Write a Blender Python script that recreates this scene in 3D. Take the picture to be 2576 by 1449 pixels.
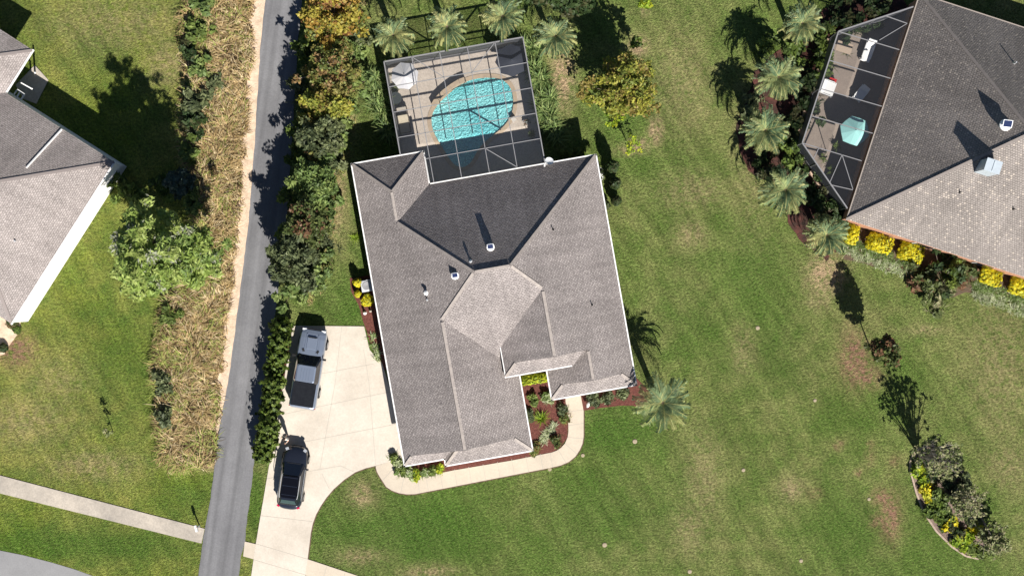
import bpy, bmesh, math, random
import numpy as np
from mathutils import Vector, Matrix
R = math.radians
random.seed(7)
for o in list(bpy.data.objects): bpy.data.objects.remove(o)
SC = bpy.context.scene
COL = SC.collection
# ------------------------------------------------------------ camera, sky, sun
H = 95.0; S = 34.0; CX, CY = 1288.0, 724.5     # camera height, plan scale of the survey drawing (units per metre), its centre
cam = bpy.data.objects.new('camera', bpy.data.cameras.new('camera')); COL.objects.link(cam)
cam.location = (0, 0, H); cam.rotation_euler = (0, 0, 0)
cam.data.sensor_width = 36; cam.data.lens = 36*H/(2576/S); cam.data.clip_end = 3000; cam.data.clip_start = 1
SC.camera = cam
SUN_EL, SUN_AZ = R(41), R(22)                  # shadows run north, a little west
sdir = Vector((math.sin(SUN_AZ)*math.cos(SUN_EL), -math.cos(SUN_AZ)*math.cos(SUN_EL), math.sin(SUN_EL)))
W = bpy.data.worlds.new("World"); SC.world = W; W.use_nodes = True
nt = W.node_tree; sky = nt.nodes.new('ShaderNodeTexSky'); sky.sky_type = 'NISHITA'; sky.sun_disc = False; sky.air_density = .6; sky.dust_density = .2
sky.sun_elevation = SUN_EL; sky.sun_rotation = math.pi - SUN_AZ
nt.links.new(sky.outputs[0], nt.nodes['Background'].inputs[0]); nt.nodes['Background'].inputs[1].default_value = 0.05
sl = bpy.data.lights.new('sun', 'SUN'); sl.energy = 5.0; sl.angle = R(0.5); sl.color = (1, 0.95, 0.88)
so = bpy.data.objects.new('sun', sl); COL.objects.link(so); so.rotation_euler = sdir.to_track_quat('Z', 'Y').to_euler()
so.location = (20, -40, 60)
SC.view_settings.view_transform = 'Standard'; SC.view_settings.look = 'None'
SC.view_settings.exposure = 0.85; SC.view_settings.gamma = 1

# ------------------------------------------------------------ helpers
def P(x, y, h=0.0):
    f = (1-h/H)/S
    return Vector(((x-CX)*f, -(y-CY)*f, h))
def tag(o, label=None, cat=None, group=None, kind=None):
    if label: o['label'] = label
    if cat: o['category'] = cat
    if group: o['group'] = group
    if kind: o['kind'] = kind
    return o
def thing(name, label, cat, loc=(0, 0, 0), rz=0, group=None):
    o = bpy.data.objects.new(name, None); COL.objects.link(o); o.empty_display_size = .3
    o.location = loc; o.rotation_euler = (0, 0, rz)
    return tag(o, label, cat, group)
class MB:
    def __init__(s): s.v = []; s.f = []; s.m = []; s.uv = []
    def poly(s, pts, m=0, uv=None):
        n = len(s.v); s.v += [tuple(p) for p in pts]; s.f.append(tuple(range(n, n+len(pts)))); s.m.append(m)
        s.uv.append(uv or [(p[0], p[1]) for p in pts])
    def prism(s, pts, z0, z1, m=0, side=None):
        side = m if side is None else side
        a = sum(pts[i][0]*pts[(i+1) % len(pts)][1]-pts[(i+1) % len(pts)][0]*pts[i][1] for i in range(len(pts)))
        if a < 0: pts = list(reversed(pts))
        s.poly([(p[0], p[1], z1) for p in pts], m)
        s.poly([(p[0], p[1], z0) for p in reversed(pts)], m)
        for i in range(len(pts)):
            p, q = pts[i], pts[(i+1) % len(pts)]
            s.poly([(p[0], p[1], z0), (q[0], q[1], z0), (q[0], q[1], z1), (p[0], p[1], z1)], side)
    def box(s, c, d, m=0, rz=0, rx=0, taper=1.0):
        M = Matrix.Translation(Vector(c)) @ Matrix.Rotation(rz, 4, 'Z') @ Matrix.Rotation(rx, 4, 'X')
        x, y, z = d[0]/2, d[1]/2, d[2]/2
        vs = [M @ Vector((sx*x*(taper if sz > 0 else 1), sy*y*(taper if sz > 0 else 1), sz*z)) for sz in (-1, 1) for sy in (-1, 1) for sx in (-1, 1)]
        for f in ((0, 2, 3, 1), (4, 5, 7, 6), (0, 1, 5, 4), (2, 6, 7, 3), (0, 4, 6, 2), (1, 3, 7, 5)):
            s.poly([vs[i] for i in f], m)
    def beam(s, p, q, w, h, m=0):
        p, q = Vector(p), Vector(q); d = (q-p).normalized()
        up = Vector((0, 0, 1)) if abs(d.z) < .95 else Vector((1, 0, 0))
        r = d.cross(up).normalized(); u = r.cross(d).normalized(); r = r*w/2; u = u*h/2
        a = [p-r-u, p+r-u, p+r+u, p-r+u]; b = [q-r-u, q+r-u, q+r+u, q-r+u]
        s.poly(a[::-1], m); s.poly(b, m)
        for i in range(4): j = (i+1) % 4; s.poly([a[i], a[j], b[j], b[i]], m)
    def tube(s, pts, rad, n=6, m=0, cap=True):
        rings = []
        for i, p in enumerate(pts):
            p = Vector(p); d = (Vector(pts[min(i+1, len(pts)-1)])-Vector(pts[max(i-1, 0)])).normalized()
            up = Vector((0, 0, 1)) if abs(d.z) < .9 else Vector((1, 0, 0))
            r = d.cross(up).normalized(); u = r.cross(d).normalized(); rr = rad[i] if isinstance(rad, (list, tuple)) else rad
            rings.append([p+(r*math.cos(t*2*math.pi/n)+u*math.sin(t*2*math.pi/n))*rr for t in range(n)])
        for a, b in zip(rings, rings[1:]):
            for i in range(n): j = (i+1) % n; s.poly([a[i], b[i], b[j], a[j]][::-1], m)
        if cap: s.poly(rings[0], m); s.poly(rings[-1][::-1], m)
    def lathe(s, prof, n=16, m=0, c=(0, 0, 0)):
        rings = [[(c[0]+r*math.cos(t*2*math.pi/n), c[1]+r*math.sin(t*2*math.pi/n), c[2]+z) for t in range(n)] for r, z in prof]
        for a, b in zip(rings, rings[1:]):
            for i in range(n): j = (i+1) % n; s.poly([a[i], a[j], b[j], b[i]], m)
    def build(s, name, mats, parent=None, smooth=False, loc=None, merge=False):
        me = bpy.data.meshes.new(name); me.from_pydata(s.v, [], s.f)
        if not isinstance(mats, (list, tuple)): mats = [mats]
        for m in mats: me.materials.append(m)
        me.polygons.foreach_set('material_index', s.m)
        uvl = me.uv_layers.new(name='UVMap'); uvl.data.foreach_set('uv', [c for f in s.uv for p in f for c in p])
        if smooth: me.polygons.foreach_set('use_smooth', [True]*len(s.f))
        if merge:
            bm = bmesh.new(); bm.from_mesh(me); bmesh.ops.remove_doubles(bm, verts=bm.verts, dist=1e-4); bmesh.ops.recalc_face_normals(bm, faces=bm.faces); bm.to_mesh(me); bm.free()
        me.update()
        o = bpy.data.objects.new(name, me); COL.objects.link(o)
        if parent: o.parent = parent
        if loc: o.location = loc
        return o
def copy_tree(root, loc, rz=0, label=None, group=None, scale=1.0):
    r = root.copy(); COL.objects.link(r); r.location = loc; r.rotation_euler = (0, 0, rz)
    sc = scale if isinstance(scale, (tuple, list)) else (scale,)*3
    r.scale = sc
    if label: r['label'] = label
    if group: r['group'] = group
    for ch in list(root.children):
        c = ch.copy(); COL.objects.link(c); c.parent = r
        for g in ch.children: d = g.copy(); COL.objects.link(d); d.parent = c
    return r

# ------------------------------------------------------------ materials
def newmat(name):
    m = bpy.data.materials.new(name); m.use_nodes = True
    return m, m.node_tree, m.node_tree.nodes['Principled BSDF']
def N(t, typ, **kw):
    n = t.nodes.new(typ)
    for k, v in kw.items():
        if k.startswith('i_'): n.inputs[k[2:].replace('_', ' ')].default_value = v
        else: setattr(n, k, v)
    return n
def mixc(t, fac, a, b, blend='MIX'):
    n = t.nodes.new('ShaderNodeMix'); n.data_type = 'RGBA'; n.blend_type = blend
    for sock, val in ((n.inputs[0], fac), (n.inputs[6], a), (n.inputs[7], b)):
        if hasattr(val, 'links') or hasattr(val, 'is_linked'): t.links.new(val, sock)
        elif isinstance(val, (int, float)): sock.default_value = val
        else: sock.default_value = (*val[:3], 1)
    return n.outputs[2]
def mat(name, c1, c2=None, scale=2.0, rough=.8, metal=0, bump=0, bscale=None, coord='Object', detail=4, spec=.3, c3=None):
    m, t, b = newmat(name)
    b.inputs['Roughness'].default_value = rough; b.inputs['Metallic'].default_value = metal
    b.inputs['Specular IOR Level'].default_value = spec
    b.inputs['Base Color'].default_value = (*c1, 1)
    if c2 is not None or bump:
        tc = N(t, 'ShaderNodeTexCoord')
    if c2 is not None:
        no = N(t, 'ShaderNodeTexNoise', i_Scale=scale, i_Detail=detail, i_Roughness=.65); t.links.new(tc.outputs[coord], no.inputs['Vector'])
        r = N(t, 'ShaderNodeValToRGB'); r.color_ramp.elements[0].position = .36; r.color_ramp.elements[1].position = .64
        r.color_ramp.elements[0].color = (*c1, 1); r.color_ramp.elements[1].color = (*c2, 1)
        if c3: e = r.color_ramp.elements.new(.5); e.color = (*c3, 1)
        t.links.new(no.outputs[0], r.inputs[0]); t.links.new(r.outputs[0], b.inputs['Base Color'])
    if bump:
        nb = N(t, 'ShaderNodeTexNoise', i_Scale=bscale or scale*3, i_Detail=3.0); t.links.new(tc.outputs[coord], nb.inputs['Vector'])
        bp = N(t, 'ShaderNodeBump', i_Distance=bump, i_Strength=1.0); t.links.new(nb.outputs[0], bp.inputs['Height']); t.links.new(bp.outputs[0], b.inputs['Normal'])
    return m
def leafmat(name, c1, c2, rough=.55, trans=.32):
    m, t, b = newmat(name); out = t.nodes['Material Output']
    geo = N(t, 'ShaderNodeNewGeometry'); no = N(t, 'ShaderNodeTexNoise', i_Scale=2.2, i_Detail=4.0)
    t.links.new(geo.outputs['Position'], no.inputs['Vector'])
    mr = N(t, 'ShaderNodeMapRange'); mr.inputs[1].default_value = .38; mr.inputs[2].default_value = .62; t.links.new(no.outputs[0], mr.inputs[0])
    c = mixc(t, mr.outputs[0], c1, c2)
    t.links.new(c, b.inputs['Base Color']); b.inputs['Roughness'].default_value = rough; b.inputs['Specular IOR Level'].default_value = .25
    tr = N(t, 'ShaderNodeBsdfTranslucent'); t.links.new(c, tr.inputs[0]); ms = N(t, 'ShaderNodeMixShader'); ms.inputs[0].default_value = trans
    t.links.new(b.outputs[0], ms.inputs[1]); t.links.new(tr.outputs[0], ms.inputs[2]); t.links.new(ms.outputs[0], out.inputs[0])
    return m
def shingle(name, c1, c2, mort, bias=0.0, dots=None, bw=.34, rh=.19, bump=.02, wav=.15):
    m, t, b = newmat(name)
    uv = N(t, 'ShaderNodeUVMap'); uv.uv_map = 'UVMap'
    wn = N(t, 'ShaderNodeTexNoise', i_Scale=3.0, i_Detail=2.0); t.links.new(uv.outputs[0], wn.inputs['Vector'])
    add = N(t, 'ShaderNodeVectorMath', operation='MULTIPLY_ADD'); t.links.new(wn.outputs[1], add.inputs[0]); add.inputs[1].default_value = (wav, .02, 0); t.links.new(uv.outputs[0], add.inputs[2])
    br = N(t, 'ShaderNodeTexBrick'); br.offset = .5; br.inputs['Scale'].default_value = 1; br.inputs['Brick Width'].default_value = bw; br.inputs['Row Height'].default_value = rh
    br.inputs['Mortar Size'].default_value = .022; br.inputs['Mortar Smooth'].default_value = .5; br.inputs['Bias'].default_value = bias
    br.inputs['Color1'].default_value = (*c1, 1); br.inputs['Color2'].default_value = (*c2, 1); br.inputs['Mortar'].default_value = (*mort, 1)
    t.links.new(add.outputs[0], br.inputs['Vector'])
    n2 = N(t, 'ShaderNodeTexNoise', i_Scale=.35, i_Detail=5.0); t.links.new(uv.outputs[0], n2.inputs['Vector'])
    n3 = N(t, 'ShaderNodeTexNoise', i_Scale=6.0, i_Detail=3.0); t.links.new(uv.outputs[0], n3.inputs['Vector'])
    ml = N(t, 'ShaderNodeMapRange'); ml.inputs[1].default_value = .3; ml.inputs[2].default_value = .7; ml.inputs[3].default_value = .86; ml.inputs[4].default_value = 1.12; t.links.new(n2.outputs[0], ml.inputs[0])
    m3 = N(t, 'ShaderNodeMapRange'); m3.inputs[1].default_value = .3; m3.inputs[2].default_value = .7; m3.inputs[3].default_value = .78; m3.inputs[4].default_value = 1.2; t.links.new(n3.outputs[0], m3.inputs[0])
    mm = N(t, 'ShaderNodeMath', operation='MULTIPLY'); t.links.new(ml.outputs[0], mm.inputs[0]); t.links.new(m3.outputs[0], mm.inputs[1])
    vm = N(t, 'ShaderNodeVectorMath', operation='SCALE'); t.links.new(br.outputs[0], vm.inputs[0]); t.links.new(mm.outputs[0], vm.inputs['Scale'])
    mps = N(t, 'ShaderNodeMapping'); mps.inputs['Scale'].default_value = (1.5, .12, 1); t.links.new(uv.outputs[0], mps.inputs[0])
    sn = N(t, 'ShaderNodeTexNoise', i_Scale=1.0, i_Detail=4.0); t.links.new(mps.outputs[0], sn.inputs['Vector'])
    sr = N(t, 'ShaderNodeMapRange'); sr.inputs[1].default_value = .35; sr.inputs[2].default_value = .65; sr.inputs[3].default_value = .90; sr.inputs[4].default_value = 1.08; t.links.new(sn.outputs[0], sr.inputs[0])
    v2_ = N(t, 'ShaderNodeVectorMath', operation='SCALE'); t.links.new(vm.outputs[0], v2_.inputs[0]); t.links.new(sr.outputs[0], v2_.inputs['Scale'])
    fin = v2_.outputs[0]
    if dots:
        b2 = N(t, 'ShaderNodeTexBrick'); b2.offset = .5
        for k_, v_ in (('Scale', 1), ('Brick Width', bw), ('Row Height', rh), ('Mortar Size', .02), ('Mortar Smooth', .3), ('Bias', 0)): b2.inputs[k_].default_value = v_
        b2.inputs['Color1'].default_value = (0, 0, 0, 1); b2.inputs['Color2'].default_value = (1, 1, 1, 1); b2.inputs['Mortar'].default_value = (0, 0, 0, 1); t.links.new(add.outputs[0], b2.inputs['Vector'])
        dm = N(t, 'ShaderNodeMapRange'); dm.inputs[1].default_value = .90; dm.inputs[2].default_value = .93; t.links.new(b2.outputs[0], dm.inputs[0])
        fin = mixc(t, dm.outputs[0], fin, dots)
    t.links.new(fin, b.inputs['Base Color']); b.inputs['Roughness'].default_value = .9; b.inputs['Specular IOR Level'].default_value = .2
    sub = N(t, 'ShaderNodeMath', operation='SUBTRACT'); sub.inputs[0].default_value = 1; t.links.new(br.outputs['Fac'], sub.inputs[1])
    n4 = N(t, 'ShaderNodeMath', operation='MULTIPLY_ADD'); t.links.new(n3.outputs[0], n4.inputs[0]); n4.inputs[1].default_value = .8; t.links.new(sub.outputs[0], n4.inputs[2])
    bp = N(t, 'ShaderNodeBump', i_Distance=bump, i_Strength=1.0); t.links.new(n4.outputs[0], bp.inputs['Height']); t.links.new(bp.outputs[0], b.inputs['Normal'])
    return m
M_roof = shingle('shingle_grey', (.235, .210, .203), (.315, .284, .272), (.178, .158, .153), bw=.2, rh=.135, wav=.3, bump=.022)
M_roof_l = shingle('shingle_left', (.28, .248, .236), (.34, .304, .29), (.22, .195, .186), bw=.22, rh=.14, wav=.3)
M_roof_r = shingle('shingle_brown', (.24, .214, .198), (.262, .234, .216), (.175, .155, .143), dots=(.37, .325, .285), bw=.17, rh=.17, bump=.03, wav=.05)
M_cap = mat('ridge_cap', (.27, .238, .22), (.36, .32, .29), 4, bump=.01)
M_white = mat('white_paint', (.78, .78, .77), (.70, .70, .69), 3, .45)
M_stucco = mat('stucco', (.62, .56, .47), (.55, .50, .42), 6, bump=.01)
M_wstucco = mat('white_siding', (.78, .77, .75), (.68, .67, .64), 3, bump=.01)
M_brick = mat('orange_brick', (.46, .25, .16), (.36, .18, .11), 5, bump=.01)
M_soffit = mat('soffit', (.6, .6, .58))
M_alu = mat('bronze_aluminium', (.33, .33, .33), (.26, .26, .26), 5, .35, .6)
M_alud = mat('aluminium_grey', (.42, .42, .43), None, rough=.4, metal=.5)
M_metal = mat('vent_metal', (.6, .62, .64), None, rough=.3, metal=.4)
M_black = mat('black_rubber', (.012, .012, .013), None, rough=.7)
M_panel = mat('solar_cell', (.01, .02, .07), None, rough=.15, spec=.6)
M_glass = mat('dark_glass', (.008, .011, .018), None, rough=.05, spec=.9)
def screenmat():
    m, t, b = newmat('insect_screen'); out = t.nodes['Material Output']
    geo = N(t, 'ShaderNodeNewGeometry'); dp = N(t, 'ShaderNodeVectorMath', operation='DOT_PRODUCT')
    t.links.new(geo.outputs['Incoming'], dp.inputs[0]); t.links.new(geo.outputs['True Normal'], dp.inputs[1])
    ab = N(t, 'ShaderNodeMath', operation='ABSOLUTE'); t.links.new(dp.outputs['Value'], ab.inputs[0])
    mx = N(t, 'ShaderNodeMath', operation='MAXIMUM'); t.links.new(ab.outputs[0], mx.inputs[0]); mx.inputs[1].default_value = .02
    dv = N(t, 'ShaderNodeMath', operation='DIVIDE'); dv.inputs[0].default_value = .165; t.links.new(mx.outputs[0], dv.inputs[1]); dv.use_clamp = True
    b.inputs['Base Color'].default_value = (.05, .055, .065, 1); b.inputs['Roughness'].default_value = .6
    tr = N(t, 'ShaderNodeBsdfTransparent'); ms = N(t, 'ShaderNodeMixShader')
    t.links.new(dv.outputs[0], ms.inputs[0]); t.links.new(tr.outputs[0], ms.inputs[1]); t.links.new(b.outputs[0], ms.inputs[2]); t.links.new(ms.outputs[0], out.inputs[0])
    return m
M_screen = screenmat()
def concrete(name, c1, c2, stain=.12):
    m, t, b = newmat(name); tc = N(t, 'ShaderNodeTexCoord')
    a = N(t, 'ShaderNodeTexNoise', i_Scale=.35, i_Detail=6.0, i_Roughness=.7); t.links.new(tc.outputs['Object'], a.inputs['Vector'])
    f = N(t, 'ShaderNodeTexNoise', i_Scale=9.0, i_Detail=4.0); t.links.new(tc.outputs['Object'], f.inputs['Vector'])
    ra = N(t, 'ShaderNodeMapRange'); ra.inputs[1].default_value = .35; ra.inputs[2].default_value = .68; t.links.new(a.outputs[0], ra.inputs[0])
    c = mixc(t, ra.outputs[0], c1, c2)
    rf = N(t, 'ShaderNodeMapRange'); rf.inputs[1].default_value = .3; rf.inputs[2].default_value = .7; rf.inputs[3].default_value = 1-stain; rf.inputs[4].default_value = 1+stain*.5; t.links.new(f.outputs[0], rf.inputs[0])
    vm = N(t, 'ShaderNodeVectorMath', operation='SCALE'); t.links.new(c, vm.inputs[0]); t.links.new(rf.outputs[0], vm.inputs['Scale'])
    t.links.new(vm.outputs[0], b.inputs['Base Color']); b.inputs['Roughness'].default_value = .9; b.inputs['Specular IOR Level'].default_value = .2
    return m
M_conc = concrete('new_concrete', (.58, .525, .45), (.46, .41, .345), .08)
M_walk = concrete('walk_concrete', (.53, .465, .375), (.45, .39, .315), .07)
M_oldc = concrete('old_concrete', (.46, .41, .345), (.27, .245, .215), .15)
M_joint = mat('joint', (.38, .35, .30))
M_asph = concrete('asphalt', (.165, .165, .172), (.14, .14, .147), .10)
def asphalt_lane():
    m = concrete('lane_asphalt', (.175, .175, .182), (.135, .135, .142), .12); t = m.node_tree; b = t.nodes['Principled BSDF']; src = b.inputs['Base Color'].links[0].from_socket
    tc = N(t, 'ShaderNodeTexCoord'); mp = N(t, 'ShaderNodeMapping', vector_type='TEXTURE'); mp.inputs['Rotation'].default_value = (0, 0, R(82)); mp.inputs['Scale'].default_value = (20, .6, 1)
    n = N(t, 'ShaderNodeTexNoise', i_Scale=1.0, i_Detail=3.0); t.links.new(tc.outputs['Object'], mp.inputs[0]); t.links.new(mp.outputs[0], n.inputs[0])
    q = N(t, 'ShaderNodeMapRange'); q.inputs[1].default_value = .35; q.inputs[2].default_value = .65; q.inputs[3].default_value = .84; q.inputs[4].default_value = 1.16; t.links.new(n.outputs[0], q.inputs[0])
    vm = N(t, 'ShaderNodeVectorMath', operation='SCALE'); t.links.new(src, vm.inputs[0]); t.links.new(q.outputs[0], vm.inputs['Scale']); t.links.new(vm.outputs[0], b.inputs['Base Color']); return m
M_street = concrete('street_asphalt', (.25, .25, .255), (.21, .21, .215), .08)
M_deck = concrete('travertine_deck', (.56, .49, .42), (.45, .39, .33), .18)
M_coping = mat('pool_coping', (.47, .37, .26), (.38, .30, .22), 3)
M_mulch = mat('red_mulch', (.085, .028, .022), (.15, .055, .042), 9, .95, bump=.05, bscale=14)
M_sand = mat('sandy_verge', (.66, .51, .38), (.46, .35, .25), 2.0, .95, bump=.03, bscale=9)
M_dirt = mat('thatch', (.10, .07, .04), (.18, .125, .07), 2.5, .95, bump=.05, bscale=8)
M_trunk = mat('bark', (.16, .12, .09), (.09, .07, .055), 8, .95, bump=.02)
M_twig = mat('pale_twig', (.42, .38, .34), (.30, .26, .23), 5, .9)

# leaf palettes
L = {}
def pal(k, *cols): L[k] = [leafmat(k+'_leaf', c, tuple(x*.62 for x in c)) for c in cols]
pal('pine', (.27, .37, .08), (.36, .44, .12), (.19, .28, .07), (.37, .39, .28))
pal('orange', (.42, .27, .06), (.40, .34, .06), (.33, .17, .07), (.17, .20, .05))
pal('rust', (.20, .22, .055), (.27, .17, .07), (.13, .17, .045), (.30, .27, .08))
pal('green', (.12, .18, .035), (.17, .24, .045), (.08, .125, .03))
pal('lgreen', (.17, .235, .055), (.22, .28, .065), (.12, .17, .04))
pal('olive', (.14, .17, .075), (.19, .22, .10), (.085, .11, .05))
pal('sage', (.17, .25, .07), (.24, .31, .09), (.12, .18, .055))
pal('hedge', (.11, .17, .025), (.075, .12, .022), (.15, .20, .035))
pal('gold', (.38, .37, .06), (.28, .30, .05), (.18, .22, .04), (.28, .22, .06))
pal('yellow', (.78, .68, .03), (.68, .58, .02), (.52, .54, .05))
pal('lime', (.30, .42, .03), (.22, .34, .03), (.50, .55, .04))
pal('dark', (.035, .065, .022), (.055, .09, .027), (.08, .085, .035))
pal('palm', (.21, .29, .14), (.33, .39, .16), (.14, .22, .11), (.44, .44, .18))
pal('strap', (.22, .32, .10), (.34, .42, .15), (.10, .16, .05))
pal('maroon', (.11, .14, .045), (.20, .11, .06), (.08, .11, .03), (.17, .20, .06))
pal('pale', (.42, .48, .25), (.25, .33, .12), (.16, .24, .06), (.55, .58, .38))
pal('blue', (.07, .12, .10), (.10, .15, .13), (.05, .08, .06))
pal('bare', (.38, .36, .20), (.28, .31, .13), (.16, .20, .07))
pal('dry', (.62, .47, .25), (.52, .38, .18), (.32, .22, .10), (.37, .42, .11), (.13, .085, .045), (.76, .62, .38))
pal('whitef', (.75, .74, .72), (.06, .09, .03), (.05, .07, .025))

# ------------------------------------------------------------ foliage builders
class Leaves:
    def __init__(s): s.v = []; s.m = []
    def quads(s, c, a, b, m):      # centre, half axes (n,3) -> quads
        s.v.append(np.stack([c-a-b*.35, c-b*.0+b, c+a+b*.35, c-b], 1) if False else np.stack([c-a, c-b, c+a, c+b], 1)); s.m.append(m)
    def build(s, name, mats, parent=None):
        v = np.concatenate(s.v).reshape(-1, 3); m = np.concatenate(s.m); n = len(m)
        me = bpy.data.meshes.new(name); me.vertices.add(n*4); me.vertices.foreach_set('co', v.astype(np.float32).ravel())
        me.loops.add(n*4); me.loops.foreach_set('vertex_index', np.arange(n*4, dtype=np.int32))
        me.polygons.add(n); me.polygons.foreach_set('loop_start', np.arange(0, n*4, 4, dtype=np.int32)); me.polygons.foreach_set('loop_total', np.full(n, 4, dtype=np.int32))
        me.polygons.foreach_set('material_index', m.astype(np.int32))
        for x in mats: me.materials.append(x)
        me.update(); me.validate()
        o = bpy.data.objects.new(name, me); COL.objects.link(o)
        if parent: o.parent = parent
        return o
def unit(r, n):
    v = r.normal(size=(n, 3)); return v/np.linalg.norm(v, axis=1, keepdims=True)
def clumps(r, n, rx, ry, rz, cz, shell=.55):
    d = unit(r, n); rad = shell+(1-shell)*r.random(n)**.7; az = np.arctan2(d[:, 1], d[:, 0]); ph = r.random(3)*6.28
    rad = rad*(1+.16*np.sin(3*az+ph[0])+.12*np.sin(5*az+ph[1])+.10*np.sin(4*d[:, 2]+2*az+ph[2]))
    c = d*rad[:, None]*np.array([rx, ry, rz]); c[:, 2] += cz
    return c
def leaf_cloud(lv, r, cents, crad, per, size, nm, elong=1.6, flat=.5, wts=None, cmix=.75):
    for c in cents:
        p = unit(r, per)*(r.random(per)**.45)[:, None]*crad*np.array([1, 1, .75])+c
        nrm = unit(r, per); nrm[:, 2] = np.abs(nrm[:, 2])+flat; nrm /= np.linalg.norm(nrm, axis=1, keepdims=True)
        t = np.cross(nrm, unit(r, per)); t /= np.linalg.norm(t, axis=1, keepdims=True)+1e-9
        b = np.cross(nrm, t); s_ = size*(.6+.8*r.random(per))[:, None]
        base = r.choice(nm, p=wts)
        m = np.where(r.random(per) < cmix, base, r.choice(nm, size=per, p=wts))
        lv.quads(p, t*s_*elong/2, b*s_/2, m)
def make_tree(name, label, cat, px, py, rpx, hgt, palname, seed, flat=.5, ncl=40, per=60, size=.2, crad=.42, trunk_r=.12, sq=1.0, rpy=None, shell=.5, group=None, bare=0, low=.3, elong=1.6, wts=None, twig=None):
    r = np.random.default_rng(seed); zc = hgt*(low+(1-low)/2)
    c = P(px, py, zc); base = (c.x, c.y, 0)
    f = (1-zc/H)/S; rx = rpx*f; ry = (rpy or rpx)*f; rz = hgt*(1-low)/2
    root = thing(name, label, cat, base, group=group)
    cs = clumps(r, ncl, rx*.86, ry*.86, rz*.85, zc, shell)
    lv = Leaves(); leaf_cloud(lv, r, cs, crad, per, size, len(L[palname]), elong=elong, wts=wts, flat=flat)
    lv.build('crown', L[palname], root)
    tb = MB(); tb.tube([(0, 0, 0), (.03, .02, zc*.5), (0, .03, zc*.95)], [trunk_r, trunk_r*.8, trunk_r*.45], 7)
    for k in range(min(ncl, 14+bare)):
        e = cs[k]; z0 = zc*(.35+.5*r.random())
        mid = Vector((e[0]*.45, e[1]*.45, z0+(e[2]-z0)*.6))
        tb.tube([(0, 0, z0), mid, tuple(e)], [trunk_r*.45, trunk_r*.28, trunk_r*.08], 5, cap=False)
    tb.build('trunk', twig or M_trunk, root, smooth=True)
    return root
def make_bush(name, label, cat, px, py, rpx, hgt, palname, seed, rpy=None, per=None, size=.12, group=None, boxy=False, rot=0, wts=None, lump=.08):
    r = np.random.default_rng(seed); f = (1-hgt*.7/H)/S; rx = rpx*f; ry = (rpy or rpx)*f
    c = P(px, py, hgt*.7); root = thing(name, label, cat, (c.x, c.y, 0), rot, group)
    n = per or int(900*max(.4, rx*ry*2.2))
    d = unit(r, n); d[:, 2] = np.abs(d[:, 2])
    if boxy:
        k = np.max(np.abs(d), axis=1, keepdims=True); d = d/(k*.92+.08)
    p = d*np.array([rx, ry, hgt*.6])*(.82+.2*r.random((n, 1)))+np.array([0, 0, hgt*.38])
    d3 = d*3.1+seed; p *= (1+lump*(np.sin(d3[:, :1]*2.1)*np.sin(d3[:, 1:2]*2.7)+.6*np.sin(d3[:, :1]*5+d3[:, 1:2]*4)))*(1-lump*.4)
    p += np.sin(p*5+seed)*.04
    nrm = d+unit(r, n)*.6; nrm /= np.linalg.norm(nrm, axis=1, keepdims=True)
    t = np.cross(nrm, unit(r, n)); t /= np.linalg.norm(t, axis=1, keepdims=True)+1e-9; b = np.cross(nrm, t)
    s_ = size*(.6+.8*r.random(n))[:, None]; lv = Leaves(); nm = len(L[palname])
    lv.quads(p, t*s_*.8, b*s_*.5, r.choice(nm, size=n, p=wts)); lv.build('foliage', L[palname], root)
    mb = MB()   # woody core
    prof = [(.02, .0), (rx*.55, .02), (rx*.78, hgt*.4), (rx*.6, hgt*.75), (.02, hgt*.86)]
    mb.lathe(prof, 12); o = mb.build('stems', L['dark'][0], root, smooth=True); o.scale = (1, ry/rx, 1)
    return root
def wild_bush(name, label, cat, px, py, rpx, hgt, palname, seed, group=None):
    r = np.random.default_rng(seed); f = (1-hgt*.6/H)/S; rx = rpx*f; c = P(px, py, hgt*.6); root = thing(name, label, cat, (c.x, c.y, 0), group=group)
    n = 11; cs = np.stack([r.normal(size=n)*rx*.55, r.normal(size=n)*rx*.7, hgt*(.3+.6*r.random(n))], 1)
    q0 = min(1, rx/.8); lv = Leaves(); leaf_cloud(lv, r, cs, .14+.2*q0, int(26+20*q0), .1+.09*q0, len(L[palname]), elong=2.2, flat=.8)
    for q in range(6): blades(lv, r, (r.normal()*rx*.6, r.normal()*rx*.6, .05), 12, .25+.5*q0, .05, len(L[palname]), rise=1.1, droop=.6)
    lv.build('foliage', L[palname], root)
    tb = MB()
    for e in cs[:9]: tb.tube([(0, 0, 0), tuple(e*np.array([.5, .5, .6])), tuple(e)], [.04, .025, .01], 4, cap=False)
    tb.build('stems', M_trunk, root); return root
def blades(lv, r, base, n, length, width, nm, spread=1.0, segs=3, rise=.8, droop=1.0, wts=None, jit=.1):
    """arching strap leaves from one point"""
    az = r.random(n)*2*math.pi; el = (.25+.75*r.random(n))*rise; ln = length*(.6+.5*r.random(n)); m = r.choice(nm, size=n, p=wts)
    p0 = np.tile(np.array(base), (n, 1))+np.stack([r.normal(size=n)*jit, r.normal(size=n)*jit, np.zeros(n)], 1)
    h = np.stack([np.cos(az), np.sin(az), np.zeros(n)], 1); side = np.stack([-np.sin(az), np.cos(az), np.zeros(n)], 1)
    prev = p0; a = el.copy()*1.35
    for k in range(segs):
        step = (ln/segs)[:, None]*(h*np.cos(a)[:, None]*spread+np.array([0, 0, 1])*np.sin(a)[:, None])
        nxt = prev+step; w0 = width*(1-k/segs)*.5; w1 = width*(1-(k+1)/segs)*.5+.004
        lv.v.append(np.stack([prev-side*w0, prev+side*w0, nxt+side*w1, nxt-side*w1], 1)); lv.m.append(m)
        prev = nxt; a = a-droop*(.5+.4*r.random(n))
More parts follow.
